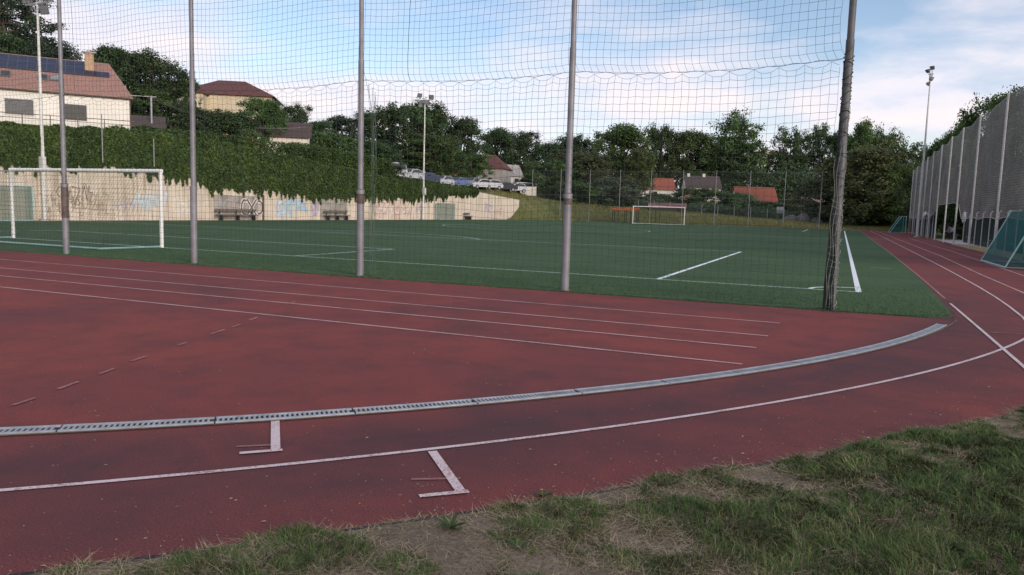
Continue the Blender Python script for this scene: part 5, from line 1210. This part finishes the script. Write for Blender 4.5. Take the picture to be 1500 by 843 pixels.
seated((34.2, 65.6, 0), PI+.2, 'person in a white shirt sitting on the bench, nearer the lifted net poles', M['shirt_white']); seated((34.2, 67.3, 0), PI+.4, 'person in a white top leaning forward on the bench', M['shirt_white'], .35); seated((34.2, 69.6, 0), PI+.1, 'person in a teal top sitting at the shaded end of the bench', M['teal_cloth'], .2)
def sack(loc, r, label):
    bm = bmesh.new(); bmesh.ops.create_icosphere(bm, subdivisions=3, radius=1)
    for v in bm.verts: v.co *= 1+.12*math.sin(v.co.x*5+loc[1])+.1*math.sin(v.co.y*6+v.co.z*4); v.co.x *= r[0]; v.co.y *= r[1]; v.co.z *= r[2]; v.co.z *= 1.25 if v.co.z > 0 and abs(v.co.x) < r[0]*.4 else 1
    me = bpy.data.meshes.new('sack'); bm.to_mesh(me); bm.free(); me.polygons.foreach_set('use_smooth', [True]*len(me.polygons)); o = link('sack', me, M['bag_white']); o.location = loc
    tag(o, label, 'bag', 'white bags on the fence')
sack((31.85, 41.9, 1.9), (.12, .2, .36), 'white sack hanging by the edge of the lifted netting'); sack((34.9, 61.5, 2.0), (.15, .25, .3), 'small white bag hanging inside the dark shelter'); sack((31.7, 66.5, 2.2), (.2, .8, .28), 'white bundle resting on top of the windscreen fence')
# short wooden post at the track end
q = at(1306, 328, 118); tag(MB().tube([(0, 0, -.1), (0, 0, 2.0)], .12, 8).build('wooden_post', M['wood'], None, True), 'short pale wooden post under the trees at the track end', 'post').location = (q[0], q[1], tz(q[0], q[1]))

# ------------------------------------------------------------------ light
EL, AZ = math.radians(16), math.radians(118)          # azimuth from +y towards +x
sd = Vector((math.sin(AZ)*math.cos(EL), math.cos(AZ)*math.cos(EL), math.sin(EL)))
sl = bpy.data.lights.new('sun', 'SUN'); sl.energy = 2.2; sl.angle = math.radians(24); sl.color = (1, .86, .72)
so = bpy.data.objects.new('sun', sl); COL.objects.link(so); so.rotation_euler = sd.to_track_quat('Z', 'Y').to_euler()
w = bpy.data.worlds.new('World'); scene.world = w; w.use_nodes = True; nt = w.node_tree; nt.nodes.clear()
out = N(nt, 'ShaderNodeOutputWorld'); bg = N(nt, 'ShaderNodeBackground'); nt.links.new(bg.outputs[0], out.inputs[0])
sky = N(nt, 'ShaderNodeTexSky', sky_type='NISHITA'); sky.sun_disc = False; sky.sun_elevation = EL; sky.sun_rotation = AZ; sky.air_density = 1.0; sky.dust_density = .6; sky.ozone_density = 1.6
tc = N(nt, 'ShaderNodeTexCoord'); sx = N(nt, 'ShaderNodeSeparateXYZ'); nt.links.new(tc.outputs['Generated'], sx.inputs[0])
def mth(op, a, b=None, c=None):
    n = N(nt, 'ShaderNodeMath', operation=op)
    for i, v in enumerate((a, b, c)):
        if v is None: continue
        if hasattr(v, 'links'): nt.links.new(v, n.inputs[i])
        else: n.inputs[i].default_value = v
    return n.outputs[0]
den = mth('ADD', mth('MAXIMUM', sx.outputs[2], 0.), .16)
cv = N(nt, 'ShaderNodeCombineXYZ'); nt.links.new(mth('DIVIDE', sx.outputs[0], den), cv.inputs[0]); nt.links.new(mth('DIVIDE', sx.outputs[1], den), cv.inputs[1]); cv.inputs[2].default_value = 3.7
n1 = noise(nt, .95, 7, .56, cv.outputs[0], .35); n2 = noise(nt, 2.6, 6, .6, cv.outputs[0], .2); n3 = noise(nt, .45, 3, .5, cv.outputs[0])
dens = mth('MULTIPLY_ADD', n2, .30, mth('MULTIPLY', n1, .85))
low = mth('MULTIPLY', mth('MAXIMUM', mth('SUBTRACT', .30, sx.outputs[2]), 0.), .55)       # more cloud towards the horizon
cf = ramp(nt, mth('ADD', dens, low), [(.485, (0, 0, 0)), (.70, (1, 1, 1))])
K = 12.0
cc = ramp(nt, mth('MULTIPLY_ADD', n2, .5, mth('MULTIPLY', n3, .5)), [(.36, (.56*K, .60*K, .76*K)), (.5, (.76*K, .73*K, .80*K)), (.62, (.90*K, .79*K, .78*K))])
skc = mixc(nt, 1., sky.outputs[0], (1.95, 1.78, 1.82), 'MULTIPLY')
nt.links.new(mixc(nt, mth('MULTIPLY', cf, .92), skc, cc), bg.inputs[0]); bg.inputs[1].default_value = .085
vs_ = scene.view_settings; vs_.view_transform = 'Standard'; vs_.look = 'None'; vs_.exposure = .30; vs_.gamma = 1; vs_.use_curve_mapping = False
scene.render.engine = 'CYCLES'; scene.cycles.max_bounces = 6; scene.cycles.transparent_max_bounces = 24; scene.cycles.use_denoising = True
